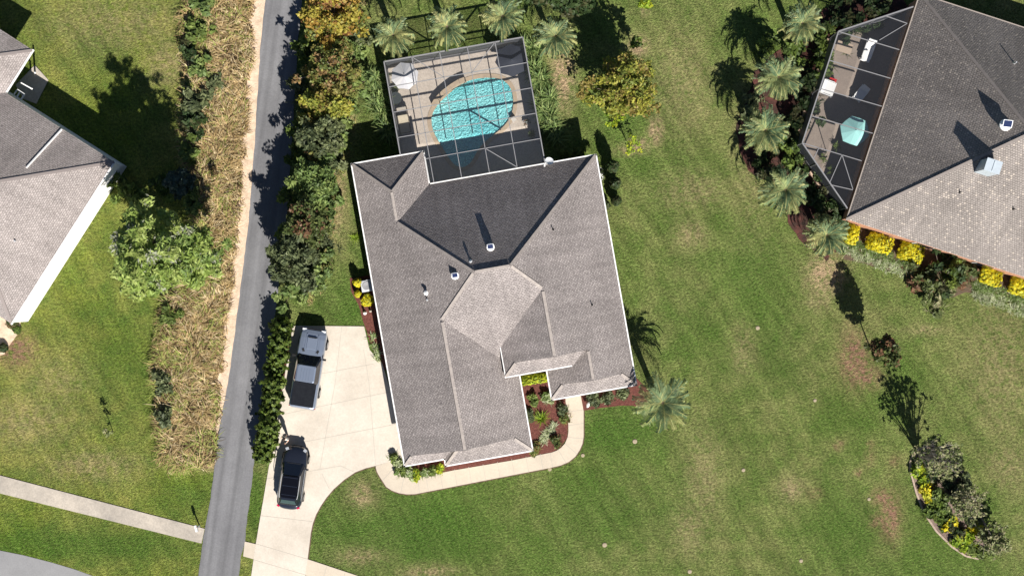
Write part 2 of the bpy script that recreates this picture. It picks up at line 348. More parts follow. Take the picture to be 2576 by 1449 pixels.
def spiky(name, label, cat, px, py, length, palname, seed, n=60, width=.07, hgt=.5, group=None, clump=1, crad=.2, rise=.9, droop=.8, wts=None):
    r = np.random.default_rng(seed); c = P(px, py, hgt); root = thing(name, label, cat, (c.x, c.y, 0), group=group)
    lv = Leaves()
    for k in range(clump):
        b = (r.normal()*crad*(clump > 1), r.normal()*crad*(clump > 1), .03)
        blades(lv, r, b, n, length, width, len(L[palname]), rise=rise, droop=droop, wts=wts)
    lv.build('leaves', L[palname], root); return root

def palm_mesh(seed, rad, nf=38):
    """feather palm crown centred at origin: arching rachises with leaflets"""
    r = np.random.default_rng(seed); lv = Leaves(); nm = 4
    for k in range(nf):
        az = k*2.399963+r.normal()*.1; q = k/nf                    # q 0 = young upright, 1 = old drooping
        a = 1.25-1.05*q+r.normal()*.08; ln = rad*(.78+.32*r.random())*(.72+.35*q)
        d = np.array([math.cos(az), math.sin(az), 0]); sd = np.array([-math.sin(az), math.cos(az), 0]); p = np.array([0, 0, .0])
        segs = 22; cm = r.choice([0, 1, 2, 3], p=[.35, .3, .25, .1]) if q < .7 else r.choice([0, 1, 3], p=[.35, .35, .3])
        for j in range(segs):
            tt = (j+1)/segs; a -= (.062+.02*q)*(1+tt*.5)
            nx = p+(d*math.cos(a)+np.array([0, 0, math.sin(a)]))*ln*1.08/segs
            fw = (d*math.cos(a)+np.array([0, 0, math.sin(a)]))
            lv.v.append(np.array([[p-sd*.018, p+sd*.018, nx+sd*.014, nx-sd*.014]])); lv.m.append(np.array([3]))
            if tt > .12:
                ll = .36*math.sin(min(1, tt*1.25+.1)*math.pi*.82+.25)*rad/1.7+.08
                for sgn in (-1, 1):
                    lf = fw*.62+sd*sgn*.74+np.array([0, 0, .20-.45*r.random()]); lf /= np.linalg.norm(lf)
                    wv = np.cross(lf, np.array([0, 0, 1.])); wv /= np.linalg.norm(wv)+1e-9
                    wv = wv*.6+np.array([0, 0, .35*sgn]); e = p+lf*ll*(.8+.4*r.random()); mid = (p+e)/2; wd = .058
                    lv.v.append(np.array([[p, mid-wv*wd, e, mid+wv*wd]])); lv.m.append(np.array([cm if r.random() < .8 else r.integers(0, 4)]))
            p = nx
    return lv
def make_palm(label, px, py, rad, hgt, seed, group, nf=30, name='palm_tree'):
    c = P(px, py, hgt); root = thing(name, label, 'palm tree', (c.x, c.y, 0), group=group)
    lv = palm_mesh(seed, rad*1.12*(.94+.12*((seed*37) % 10)/10), int(nf*.8)+(seed*13) % 5)
    lv.v = [a+np.array([0, 0, hgt]) for a in lv.v]; lv.build('crown', L['palm'], root)
    tb = MB(); tb.tube([(0, 0, 0), (.02, 0, hgt*.5), (0, 0, hgt*.93), (0, 0, hgt+.1)], [.26, .2, .24, .1], 10)
    tb.build('trunk', M_trunk, root, smooth=True); return root

# ------------------------------------------------------------ ground
def lawn_material():
    m, t, b = newmat('lawn_grass'); tc = N(t, 'ShaderNodeTexCoord')
    def noise(sc, det=3.0, ro=.6):
        n = N(t, 'ShaderNodeTexNoise', i_Scale=sc, i_Detail=det, i_Roughness=ro); t.links.new(tc.outputs['Object'], n.inputs['Vector']); return n.outputs[0]
    def rng(x, a, b_, c=0., d=1.):
        q = N(t, 'ShaderNodeMapRange'); q.inputs[1].default_value = a; q.inputs[2].default_value = b_; q.inputs[3].default_value = c; q.inputs[4].default_value = d; t.links.new(x, q.inputs[0]); return q.outputs[0]
    def attr(n): a = N(t, 'ShaderNodeAttribute'); a.attribute_name = n; return a.outputs['Fac']
    def math_(op, a, b_):
        q = N(t, 'ShaderNodeMath', operation=op); q.use_clamp = op in ('ADD',)
        for i, x in enumerate((a, b_)):
            if isinstance(x, (int, float)): q.inputs[i].default_value = x
            else: t.links.new(x, q.inputs[i])
        return q.outputs[0]
    big = rng(noise(.13, 5.0), .38, .62); midn = rng(noise(.75, 4.0), .35, .65); fine = rng(noise(5.5, 3.0, .7), .33, .67); vf = rng(noise(15.0, 2.0), .3, .7)
    right = mixc(t, big, (.122, .182, .040), (.235, .248, .088))
    left = mixc(t, big, (.175, .230, .030), (.290, .285, .075))
    c = mixc(t, attr('left'), right, left)
    c = mixc(t, math_('MULTIPLY', midn, .7), c, (.078, .145, .024))
    c = mixc(t, math_('MULTIPLY', attr('lush'), .8), c, (.060, .135, .018))
    dn = math_('MULTIPLY', attr('dry'), rng(noise(2.2, 5.0, .75), .38, .56, .1, 1.0)); c = mixc(t, dn, c, (.46, .33, .20))
    dd = math_('MULTIPLY', attr('dirt'), rng(noise(2.6, 5.0, .75), .38, .56, .1, 1.0)); c = mixc(t, dd, c, (.30, .165, .115))
    straw = math_('MULTIPLY', rng(noise(8.0, 3.0, .7), .52, .66), .35); c = mixc(t, straw, c, (.24, .22, .10))
    sc = math_('MULTIPLY', rng(fine, 0, 1, .50, 1.34), rng(vf, 0, 1, .60, 1.36))
    def streak(rot, sc_, seed):
        mp = N(t, 'ShaderNodeMapping', vector_type='TEXTURE'); mp.inputs['Rotation'].default_value = (0, 0, R(rot)); mp.inputs['Scale'].default_value = (14, 1.0, 1); mp.inputs['Location'].default_value = (seed, 0, 0)
        st = N(t, 'ShaderNodeTexNoise', i_Scale=sc_, i_Detail=2.0); t.links.new(tc.outputs['Object'], mp.inputs[0]); t.links.new(mp.outputs[0], st.inputs[0]); return st.outputs[0]
    sc = math_('MULTIPLY', sc, rng(streak(-56, 1.3, 3), .35, .65, .88, 1.11)); sc = math_('MULTIPLY', sc, rng(streak(-64, 2.4, 9), .35, .65, .90, 1.09))
    vm = N(t, 'ShaderNodeVectorMath', operation='SCALE'); t.links.new(c, vm.inputs[0]); t.links.new(sc, vm.inputs['Scale'])
    t.links.new(vm.outputs[0], b.inputs['Base Color']); b.inputs['Roughness'].default_value = .95; b.inputs['Specular IOR Level'].default_value = .1
    hh = math_('ADD', math_('MULTIPLY', fine, .5), math_('MULTIPLY', vf, .5))
    bp = N(t, 'ShaderNodeBump', i_Distance=.14, i_Strength=1.0); t.links.new(hh, bp.inputs['Height']); t.links.new(bp.outputs[0], b.inputs['Normal'])
    return m
PATCH = {'dry': [(1415, 190, 28, 80, 1.1), (1400, 120, 30, 40, .7), (1650, 330, 16, 32, .9), (1605, 362, 24, 12, .8), (2080, 690, 45, 50, .95), (1740, 480, 90, 50, .3), (910, 1245, 34, 30, .55),
                 (1605, 118, 24, 22, 1.), (2350, 690, 25, 45, .5), (1740, 590, 40, 35, .4), (1770, 1200, 50, 130, .28), (1735, 1330, 45, 60, .3), (560, 1160, 70, 25, .8), (870, 250, 28, 130, .45), (845, 480, 25, 120, .6),
                 (1900, 400, 60, 200, .25), (2520, 900, 90, 200, .3), (1080, 1440, 70, 18, .5), (905, 1400, 60, 20, .4), (1590, 378, 40, 12, .5), (1870, 880, 30, 60, .3), (1990, 1230, 28, 26, .5),
                 (70, 1060, 120, 60, .3), (300, 60, 200, 70, .3), (230, 1170, 120, 40, .35), (420, 160, 60, 60, .4), (150, 960, 80, 60, .25), (2330, 830, 50, 12, .4), (2060, 760, 30, 20, .4), (2540, 1170, 60, 60, .3),
                 (1720, 200, 80, 150, .25), (1620, 30, 14, 14, .4)],
         'dirt': [(2150, 905, 34, 62, .9), (2175, 945, 34, 26, .8), (2205, 1310, 16, 16, .6), (2228, 1255, 22, 20, .8), (2160, 1190, 10, 10, .7), (2190, 1120, 8, 8, .7), (2160, 900, 36, 70, .5), (2195, 950, 30, 30, .5), (2240, 1300, 24, 55, .85), (2215, 1250, 22, 20, .7), (2110, 1120, 12, 12, .6), (2250, 1160, 14, 16, .5), (2140, 830, 20, 40, .3), (2190, 1150, 12, 20, .4), (40, 880, 50, 40, .8), (2050, 1240, 18, 14, .4)],
         'lush': [(480, 330, 30, 110, .9), (230, 120, 70, 60, .6), (110, 60, 50, 50, .3), (1900, 680, 90, 90, .45), (1560, 1080, 110, 60, .8), (1960, 860, 70, 110, .4), (1950, 340, 50, 100, .4), (1700, 800, 100, 90, .35),
                  (230, 1370, 330, 50, .8), (330, 900, 140, 200, .4), (1050, 1330, 180, 110, .7), (1500, 1300, 200, 110, .45), (640, 1250, 22, 110, .9), (2130, 1330, 120, 120, .45), (1700, 420, 90, 60, .3), (890, 780, 60, 60, .4), (1620, 15, 22, 22, .8), (470, 1260, 90, 60, .5)]}
def field(x, y, lst, r=None):
    f = np.zeros_like(x)
    for cx, cy, rx, ry, a in lst:
        d = ((x-cx)/rx)**2+((y-cy)/ry)**2; f = np.maximum(f, min(1.3, a*1.45)*np.exp(-d*.9))
    return np.clip(f, 0, 1)
gx = np.concatenate([[-900, -300, -120, -60], np.arange(-46, 46.01, .35), [60, 120, 300, 900]])
gy = np.concatenate([[-900, -300, -120, -45], np.arange(-29, 29.01, .35), [45, 120, 300, 900]])
X, Y = np.meshgrid(gx, gy); nx_, ny_ = len(gx), len(gy)
me = bpy.data.meshes.new('lawn'); vs = np.stack([X, Y, np.zeros_like(X)], -1).reshape(-1, 3)
idx = np.arange(nx_*ny_).reshape(ny_, nx_); q = np.stack([idx[:-1, :-1], idx[:-1, 1:], idx[1:, 1:], idx[1:, :-1]], -1).reshape(-1, 4)
me.from_pydata(vs.tolist(), [], q.tolist())
PX = X.ravel()*S+CX; PY = CY-Y.ravel()*S
for k in PATCH:
    a = me.attributes.new(k, 'FLOAT', 'POINT'); a.data.foreach_set('value', field(PX, PY, PATCH[k]).astype(np.float32))
a = me.attributes.new('left', 'FLOAT', 'POINT'); a.data.foreach_set('value', np.clip((700-PX)/100, 0, 1).astype(np.float32))
me.materials.append(lawn_material()); lawn = bpy.data.objects.new('lawn', me); COL.objects.link(lawn); tag(lawn, kind='structure')

def sheet(name, pts, z0, z1, m, joints=None, jw=.03, jm=None):
    mb = MB(); mb.prism([P(x, y).xy for x, y in pts], z0, z1)
    for a_, b_ in (joints or []):
        p, q = P(*a_), P(*b_); d = (q-p).normalized(); n = Vector((-d.y, d.x, 0))*jw/2
        mb.poly([(p-n).xy.to_tuple()+(z1+.004,), (q-n).xy.to_tuple()+(z1+.004,), (q+n).xy.to_tuple()+(z1+.004,), (p+n).xy.to_tuple()+(z1+.004,)], 1)
    return tag(mb.build(name, [m, jm or M_joint]), kind='structure')
def jag(pts, step, amp, seed):
    r = random.Random(seed); out = []
    for i in range(len(pts)-1):
        (x0, y0), (x1, y1) = pts[i], pts[i+1]; n = max(1, int(math.hypot(x1-x0, y1-y0)/step))
        for k in range(n): t = k/n; out.append((x0+(x1-x0)*t+r.uniform(-amp, amp), y0+(y1-y0)*t+r.uniform(-amp, amp)))
    out.append(pts[-1]); return out
# verge, lane, street, walks, driveway
dg_left = [(478, -60), (470, 0), (462, 90), (462, 250), (470, 420), (488, 520), (500, 610), (470, 700), (420, 770), (400, 830), (394, 900), (388, 1000), (395, 1090), (425, 1160)]
dg_right = [(660, -60), (645, 0), (637, 110), (630, 220), (618, 360), (612, 480), (600, 580), (590, 660), (582, 740), (572, 830), (562, 940), (556, 1040), (545, 1150), (520, 1178)]
sheet('dry_grass_bed', jag(dg_left, 12, 5, 1)+jag(dg_right[::-1], 12, 5, 2), -.05, .008, M_dirt)
verge_r = [(674, -60), (670, 0), (658, 110), (643, 360), (628, 560), (603, 760), (579, 950), (557, 1070), (552, 1120)]
sheet('sandy_verge', jag([(x-13, y) for x, y in dg_right[:-2]]+[(549, 1100)], 9, 5, 3)+jag(verge_r[::-1], 8, .8, 4), -.05, .012, M_sand)
road_l = [(672, -80), (668, 0), (656, 110), (641, 360), (626, 560), (601, 760), (576, 950), (551, 1080), (530, 1250), (517, 1320), (508, 1380), (498, 1460), (492, 1520)]
road_r = [(766, -80), (760, 0), (748, 120), (735, 360), (722, 540), (697, 760), (668, 950), (652, 1050), (641, 1150), (629, 1250), (619, 1330), (616, 1362), (606, 1400), (600, 1460), (596, 1520)]
sheet('road', jag(road_l, 14, .8, 5)+jag(road_r[::-1], 14, 1.0, 6), -.05, .03, asphalt_lane())
sheet('street', [(-300, 1300), (0, 1384), (60, 1396), (130, 1414), (190, 1432), (245, 1452), (330, 1500), (330, 1700), (-300, 1700)], -.05, .02, M_street)
sheet('sidewalk', [(-60, 1180), (0, 1195), (515, 1329), (507, 1366), (0, 1240), (-60, 1226)], -.05, .05, M_oldc,
      [((x, 1195+x*.26), (x-7, 1240+(x-7)*.248)) for x in range(50, 500, 57)], .025)
sheet('far_sidewalk', [(616, 1361), (646, 1368), (640, 1406), (612, 1398)], -.05, .05, M_walk)
sheet('near_sidewalk', [(774, 1405.5), (905, 1449), (1000, 1480), (990, 1520), (768, 1446)], -.05, .05, M_walk, [((822, 1424), (812, 1460)), ((868, 1440), (858, 1476))], .025)
DR = [(737, 819), (916, 821), (930, 880), (962, 915), (1010, 1072), (1022, 1148), (984, 1160), (945, 1171), (920, 1177), (894, 1187), (866, 1206), (840, 1229), (822, 1250), (807, 1272), (795, 1294), (787, 1316), (782, 1340), (779, 1366), (774, 1405), (768, 1446), (760, 1520), (622, 1520), (632, 1449), (644, 1366), (677, 1172), (694, 1076), (712, 973)]
sheet('driveway', DR, -.05, .056, M_conc, [((860, 820), (844, 959)), ((844, 959), (819, 1099)), ((819, 1099), (805, 1179)), ((915, 880), (929, 966)), ((929, 966), (945, 1168)), ((700, 975), (807, 940)), ((807, 940), (940, 915)),
      ((711, 1042), (990, 983)), ((682, 1127), (1003, 1065)), ((672, 1203), (857, 1171)), ((857, 1171), (890, 1186)), ((810, 1190), (828, 1228)), ((656, 1296), (786, 1311)), ((645, 1367), (773, 1405)), ((639, 1407), (769, 1445))], .032)
wo = [(945, 1171.5), (948, 1185), (955, 1198), (972, 1224), (986, 1233), (1004, 1239.5), (1024, 1242.5), (1044, 1242), (1288, 1194.5), (1384, 1176), (1410, 1170), (1431, 1161), (1447, 1148), (1458, 1132), (1465, 1116), (1468, 1098), (1468, 1033), (1460, 990)]
wi = [(1422, 995), (1424, 1030), (1429.5, 1066), (1430, 1084), (1428, 1099), (1421, 1115), (1411, 1126), (1400, 1133), (1388, 1137.5), (1288, 1157.5), (1143, 1182), (1057, 1199), (1025, 1196), (1005, 1188), (992, 1176), (982, 1160.5)]
wj = []
for i in range(9): x = 1075+i*36; wj.append(((x-4, 1196-(x-1057)*.178), (x+3, 1240.5-(x-1044)*.1885)))
wj += [((1384, 1138.5), (1390, 1174.5)), ((1404, 1131), (1424, 1164)), ((1421, 1115), (1452, 1142)), ((1428, 1099), (1467, 1103)), ((1430, 1070), (1468, 1064)), ((1425, 1036), (1467.5, 1030)), ((992, 1176), (962, 1208)), ((1018, 1193), (1008, 1240)), ((1052, 1198), (1055, 1240))]
sheet('walkway', wo+wi, -.05, .06, M_walk, wj, .035)
eb = MB()
for ln in (wo, DR[7:21]):
    for a_, b_ in zip(ln, ln[1:]): eb.beam(P(*a_, .0), P(*b_, .0), .17, .03)
tag(eb.build('lawn_edge_soil', mat('edge_soil', (.07, .045, .03), (.12, .08, .05), 4)), kind='structure')
# mulch beds
sheet('garage_mulch_bed', [(1030, 1150), (1360, 1090), (1362, 1143), (1143, 1183), (1060, 1195), (1030, 1180)], -.05, .035, M_mulch)
sheet('courtyard_mulch_bed', [(1290, 930), (1400, 920), (1423, 1000), (1429, 1070), (1427, 1100), (1410, 1126), (1388, 1137), (1340, 1147), (1330, 1050)], -.05, .040, M_mulch)
sheet('porch_mulch_bed', [(1461, 980), (1600, 950), (1640, 990), (1632, 1018), (1610, 1026), (1592, 1020), (1560, 1020), (1510, 1026), (1466, 1033)], -.05, .035, M_mulch)
sheet('side_mulch_bed', jag([(880, 700), (950, 690), (1000, 930), (968, 930), (948, 900), (930, 860), (918, 822), (906, 780), (896, 755), (884, 735), (880, 700)], 12, 1, 9), -.05, .030, M_mulch)
sheet('hedge_mulch_bed', jag([(735, 815), (712, 973), (694, 1076), (678, 1160), (660, 1160), (648, 1150), (662, 1050), (680, 950), (700, 830), (735, 815)], 12, 1.5, 10), -.05, .036, M_mulch)
M_mulch2 = mat('shade_mulch', (.032, .020, .015), (.095, .034, .027), 1.4, .95, bump=.06, bscale=10)  # mulch colour darkened to stand in for the shade around the palms
sheet('palm_mulch_bed', jag([(2105, 0), (2240, -60), (2290, 30), (2120, 100), (2030, 350), (2060, 420), (2135, 540), (2150, 600), (2080, 655), (2020, 610), (1985, 560), (1955, 470), (1880, 430), (1850, 330), (1900, 180), (2105, 0)], 14, 4, 11), -.05, .032, M_mulch2)
sheet('foundation_bed', jag([(2130, 560), (2600, 712), (2620, 790), (2520, 748), (2430, 735), (2380, 752), (2330, 735), (2300, 700), (2210, 672), (2120, 650), (2130, 560)], 14, 3, 12), -.05, .034, mat('bed_soil', (.07, .05, .03), (.12, .08, .05), 5, bump=.03))
bed = [(2302, 1130), (2290, 1160), (2290, 1185), (2305, 1240), (2325, 1290), (2355, 1335), (2395, 1375), (2430, 1398), (2462, 1405), (2480, 1395), (2492, 1370), (2484, 1330), (2462, 1290), (2440, 1240), (2420, 1180), (2390, 1140), (2340, 1118)]
sheet('island_bed', bed, -.05, .03, mat('island_soil', (.13, .09, .075), (.22, .16, .13), 5, bump=.04))
kb = MB()
for i in range(len(bed)-1):
    kb.beam(P(*bed[i], .05), P(*bed[i+1], .05), .13, .12)
tag(kb.build('bed_kerb', mat('kerb_stone', (.42, .33, .26), (.3, .23, .18), 5)), kind='structure')
sheet('rock_bed', jag([(-40, 770), (20, 800), (52, 800), (48, 835), (30, 860), (10, 890), (-40, 905), (-40, 770)], 10, 2, 13), -.05, .03, M_sand)

# ------------------------------------------------------------ roofs
def clip(poly, a, b, c):                        # keep a*x+b*y+c >= 0
    out = []
    for i in range(len(poly)):
        p, q = poly[i], poly[(i+1) % len(poly)]; dp = a*p[0]+b*p[1]+c; dq = a*q[0]+b*q[1]+c
        if dp >= 0: out.append(p)
        if (dp > 0 and dq < 0) or (dp < 0 and dq > 0): t = dp/(dp-dq); out.append((p[0]+(q[0]-p[0])*t, p[1]+(q[1]-p[1])*t))
    return out
def area(p): return abs(sum(p[i][0]*p[(i+1) % len(p)][1]-p[(i+1) % len(p)][0]*p[i][1] for i in range(len(p))))/2 if len(p) > 2 else 0
def roof_build(wings, toW, parent, mroof, mcap, caps=True):
    """wings: (u0,u1,v0,v1,[planes (a,b,c)]) z=a*u+b*v+c; v runs south. Upper envelope of wings, lower envelope within one."""
    mb = MB()
    def rect(w): return [(w[0], w[2]), (w[1], w[2]), (w[1], w[3]), (w[0], w[3])]
    for wi_, w in enumerate(wings):
        for pi, pl in enumerate(w[4]):
            poly = rect(w)
            for pj, o in enumerate(w[4]):
                if pj != pi: poly = clip(poly, o[0]-pl[0], o[1]-pl[1], o[2]-pl[2])
                if len(poly) < 3: break
            pieces = [poly] if area(poly) > 1e-4 else []
            for xi, x in enumerate(wings):
                if xi == wi_: continue
                e = -1e-4 if xi > wi_ else 1e-4
                hs = [(1, 0, -x[0]), (-1, 0, x[1]), (0, 1, -x[2]), (0, -1, x[3])]+[(o[0]-pl[0], o[1]-pl[1], o[2]-pl[2]+e) for o in x[4]]
                new = []
                for pc in pieces:
                    rest = pc
                    for h in hs:
                        out = clip(rest, -h[0], -h[1], -h[2])
                        if area(out) > 1e-4: new.append(out)
                        rest = clip(rest, *h)
                        if area(rest) < 1e-4: break
                pieces = new
            g = Vector((pl[0], pl[1])); gl = g.length; gu = g/gl; pe = Vector((-gu.y, gu.x)); st = math.sqrt(1+gl*gl)
            for pc in pieces:
                pts = [toW(u, v, pl[0]*u+pl[1]*v+pl[2]) for u, v in pc]
                uv = [(Vector(p).dot(pe)+50, Vector(p).dot(gu)*st+50) for p in pc]
                nrm = (pts[1]-pts[0]).cross(pts[2]-pts[0])
                if nrm.z < 0: pts.reverse(); uv.reverse()
                mb.poly(pts, 0, uv)
    ro = mb.build('roof', mroof, parent)
    def zmax(u, v):
        z = -1
        for w in wings:
            if w[0]-1e-6 <= u <= w[1]+1e-6 and w[2]-1e-6 <= v <= w[3]+1e-6: z = max(z, min(a*u+b*v+c for a, b, c in w[4]))
        return z
    if caps:
        for w in wings:
            n = len(w[4])
            for i in range(n):
                for j in range(i+1, n):
                    A, B = w[4][i], w[4][j]; a, b, c = A[0]-B[0], A[1]-B[1], A[2]-B[2]
                    l2 = a*a+b*b
                    if l2 < 1e-6: continue
                    p0 = Vector((-a*c/l2, -b*c/l2)); d = Vector((-b, a)).normalized(); run = []
                    for k in range(-400, 401):
                        p = p0+d*k*.1; u, v = p.x, p.y
                        ok = w[0] <= u <= w[1] and w[2] <= v <= w[3]
                        if ok:
                            z = A[0]*u+A[1]*v+A[2]; ok = z <= min(o[0]*u+o[1]*v+o[2] for o in w[4])+1e-4 and z >= zmax(u, v)-1e-4
                            if ok:
                                for x in wings[:wings.index(w)]:
                                    if x[0] <= u <= x[1] and x[2] <= v <= x[3] and min(o[0]*u+o[1]*v+o[2] for o in x[4]) > z-1e-3: ok = False
                                q = Vector((a, b)).normalized()*.12
                                for s_ in (1, -1):
                                    uu, vv = u+q.x*s_, v+q.y*s_
                                    if zmax(uu, vv) > min(o[0]*uu+o[1]*vv+o[2] for o in w[4])+.012: ok = False
                        if ok: run.append((u, v, z))
                        if (not ok or k == 400) and len(run) > 3:
                            cb = MB(); cb.beam(toW(run[0][0], run[0][1], run[0][2]+.012), toW(run[-1][0], run[-1][1], run[-1][2]+.012), .2, .035); cb.build('ridge_cap', mcap, ro)
                        if not ok: run = []
    return ro, zmax
def offset_poly(pts, d):
    """inset an outline (v down, any winding) by d"""
    a = sum(pts[i][0]*pts[(i+1) % len(pts)][1]-pts[(i+1) % len(pts)][0]*pts[i][1] for i in range(len(pts)))
    sg = 1 if a > 0 else -1; out = []; n = len(pts)
    for i in range(n):
        p0, p1, p2 = Vector(pts[i-1]), Vector(pts[i]), Vector(pts[(i+1) % n])
        d1 = (p1-p0).normalized(); d2 = (p2-p1).normalized(); n1 = Vector((-d1.y, d1.x))*sg*d; n2 = Vector((-d2.y, d2.x))*sg*d
        cr = d1.x*d2.y-d1.y*d2.x
        if abs(cr) < 1e-5: out.append(tuple(p1+n1)); continue
        t = ((p1+n2-(p1+n1)).x*d2.y-(p1+n2-(p1+n1)).y*d2.x)/cr; out.append(tuple(p1+n1+d1*t))
    return out
def frame(ox, oy, deg):
    """local axes: u to the right, v down the picture, turned deg (house axis)"""
    c, s_ = math.cos(R(deg)), math.sin(R(deg))
    def toW(u, v, z=0): return Vector((ox+u*c+v*s_, oy+u*s_-v*c, z))
    return toW
def shell(parent, outline, toW, z0, over, mwall, eaves, mg, zt=None, gw=.14, gh=.13, wallo=None):
    wl = MB(); ins = offset_poly(wallo or outline, over); w3 = [toW(u, v) for u, v in ins]
    wl.prism([p.xy for p in w3], -.1, z0-.16); wall = wl.build('wall', mwall, parent)
    sf = MB(); pts = [toW(u, v, z0-.13) for u, v in offset_poly(outline, .01)]; sf.poly(pts); sf.build('soffit', M_soffit, parent)
    for seg in eaves:
        g = MB()
        for (a, b) in zip(seg, seg[1:]):
            A = toW(*a, z0-.045); B = toW(*b, z0-.045); d = (B-A).normalized()
            g.beam(A-d*.06, B+d*.06, gw, gh)
        g.build('gutter', mg, parent)
    return wall

# ---- main house
K = .62; Z0 = 2.8; mW = frame(0, 0, 10.0)
# image centre: u=v=0 at the nadir
def pw(d, e, zb=Z0, k=K):
    return {'W': (k, 0, zb-k*e), 'E': (-k, 0, zb+k*e), 'N': (0, k, zb-k*e), 'S': (0, -k, zb+k*e)}[d]
Wl, El = -9.81, 7.6
KN = K*7.43/6.85
SK = 6.15; zc_ = Z0+K*1.9
wings = [(Wl, El, -8.37, SK, [pw('W', Wl), pw('E', El), pw('N', -8.37, Z0, KN), pw('S', 5.93)]),
         (Wl, -.56, 0, 10.55, [pw('W', Wl), pw('E', -.56)]),
         (Wl, -.56, 7, 11.25, [pw('W', Wl), pw('E', -.56), pw('S', 11.25)]),
         (-6.9, -.56, 7, 11.75, [pw('W', -6.9), pw('E', -.56), pw('S', 11.75)]),
         (-1.55, 5.6, 0, 5.2, [pw('W', -1.55, zc_), pw('E', El)]),
         (-1.55, 5.6, 2, SK, [pw('W', -1.55, zc_), pw('E', El), pw('S', SK, zc_)]),
         (1.42, El, 1, 7.4, [pw('W', 1.42), pw('E', El)]),
         (1.42, El, 3, 8.4, [pw('W', 1.42), pw('E', El), pw('S', 8.4)]),
         (Wl, -4.55, -10.75, -2, [pw('W', Wl), pw('E', -4.55), pw('N', -10.75)])]
house = thing('house', 'large grey shingle house in the middle with screened pool behind', 'house', (0, 0, 0))
roof, zmx = roof_build(wings, mW, house, M_roof, M_cap)
outl = [(Wl, -10.75), (-4.55, -10.75), (-4.55, -8.37), (El, -8.37), (El, 8.4), (1.42, 8.4), (1.42, SK), (-.56, SK), (-.56, 11.75), (-6.9, 11.75), (-6.9, 11.25), (Wl, 11.25)]
shell(house, outl, mW, Z0, .45, M_stucco, [[(Wl, -10.75), (Wl, 11.25)], [(Wl, 11.25), (-6.9, 11.25)], [(-6.9, 11.25), (-6.9, 11.75), (-.56, 11.75)], [(-.56, 11.75), (-.56, SK)],
      [(1.42, SK), (1.42, 8.4), (El, 8.4)], [(El, 8.4), (El, -8.37)], [(-4.55, -8.37), (-4.55, -10.75)], [(Wl, -10.75), (-4.55, -10.75)], [(-4.55, -8.37), (El, -8.37)]], M_white, gw=.11)
gb = MB()       # gable walls and raised fascia
for (u0, u1, v, um) in ((Wl, -.56, 10.55, (Wl-.56)/2), (-1.55, 5.6, 5.2, 2.1), (1.42, El, 7.4, (1.42+El)/2)):
    zf = min(zmx(u0+.01, v-.02), zmx(u1-.01, v-.02)); zr = zmx(um, v-.02)
    gb.poly([mW(u0, v-.01, zmx(u0+.01, v-.02)-.02), mW(u1, v-.01, zmx(u1-.01, v-.02)-.02), mW(um, v-.01, zr-.03)])
    gb.poly([mW(u0, v-.01, zf-.02), mW(u1, v-.01, zf-.02), mW(u1, v-.01, Z0), mW(u0, v-.01, Z0)])
gb.poly([mW(-1.55, 3.0, Z0), mW(-1.55, SK, Z0), mW(-1.55, SK, zc_-.01), mW(-1.55, 3.0, zc_-.01)])
gb.poly([mW(-1.55, SK-.3, Z0-.1), mW(3.0, SK-.3, Z0-.1), mW(3.0, SK-.3, zc_-.03), mW(-1.55, SK-.3, zc_-.03)])
gb.build('gable', M_stucco, house)
g = MB(); g.beam(mW(-1.6, SK, zc_-.05), mW(3.25, SK, zc_-.05), .11, .13); g.build('gutter', M_white, house)
g = MB(); g.beam(mW(-1.55, 3.9, zc_-.06), mW(-1.55, SK, zc_-.06), .06, .16); g.build('fascia', M_white, house)
# garage doors, front door, windows (mostly hidden under the eaves)
for v0, v1 in ((4.2, 9.2), (.2, 3.0)):
    g = MB(); g.box((Wl+.43, (v0+v1)/2, 1.2), (.06, v1-v0, 2.3)); d = g.build('garage_door', M_white, house)
    for v in d.data.vertices: v.co = mW(v.co.x, v.co.y, v.co.z)
for (u, v, du, dv) in ((-3.6, 11.75-.44, 1.6, .06), (4.5, 8.4-.44, 1.8, .06), (El-.44, 0, .06, 1.6), (El-.44, 4.5, .06, 1.6), (El-.44, -5, .06, 1.2)):
    g = MB(); g.box((u, v, 1.5), (du, dv, 1.3)); d = g.build('window', M_white, house)
    g2 = MB(); g2.box((u, v, 1.5), (du*.88 if du > dv else .09, dv*.88 if dv > du else .09, 1.14)); d2 = g2.build('pane', M_glass, d)
    for dd in (d, d2):
        for vv in dd.data.vertices: vv.co = mW(vv.co.x, vv.co.y, vv.co.z)
g = MB(); g.box((.4, SK-.44, 1.1), (1.0, .06, 2.1)); d = g.build('front_door', mat('door_wood', (.12, .05, .03)), house)
for vv in d.data.vertices: vv.co = mW(vv.co.x, vv.co.y, vv.co.z)
def inv(px, py, zguess):
    for _ in range(12):
        p = P(px, py, zguess); c, s_ = math.cos(R(10)), math.sin(R(10)); u = p.x*c+p.y*s_; v = p.x*s_-p.y*c; zguess = zmx(u, v)
    return Vector((p.x, p.y, zguess))
def on_roof(px, py): return inv(px, py, 5)
def solar_vent(parent, c, rz, s=1.0, name='solar_roof_vent', panel_h=.30, dome=M_white):
    root = MB(); root.lathe([(.02, .25*s), (.2*s, .235*s), (.27*s, .19*s), (.27*s, .13*s), (.2*s, .1*s), (.19*s, -.25)], 16, 0)
    o = root.build(name, dome, parent, smooth=False, loc=c); o.rotation_euler = (0, 0, rz)
    b = MB(); b.box((0, .03, panel_h*s), (.42*s, .34*s, .03), 0, rx=R(18)); b.box((0, .03, panel_h*s+.018), (.37*s, .29*s, .012), 1, rx=R(18)); b.beam((0, 0, .2*s), (0, .02, panel_h*s), .05, .05)
    b.build('solar_panel', [M_metal, M_panel], o)
    return o
solar_vent(house, on_roof(1234, 622), R(8), 1.05)
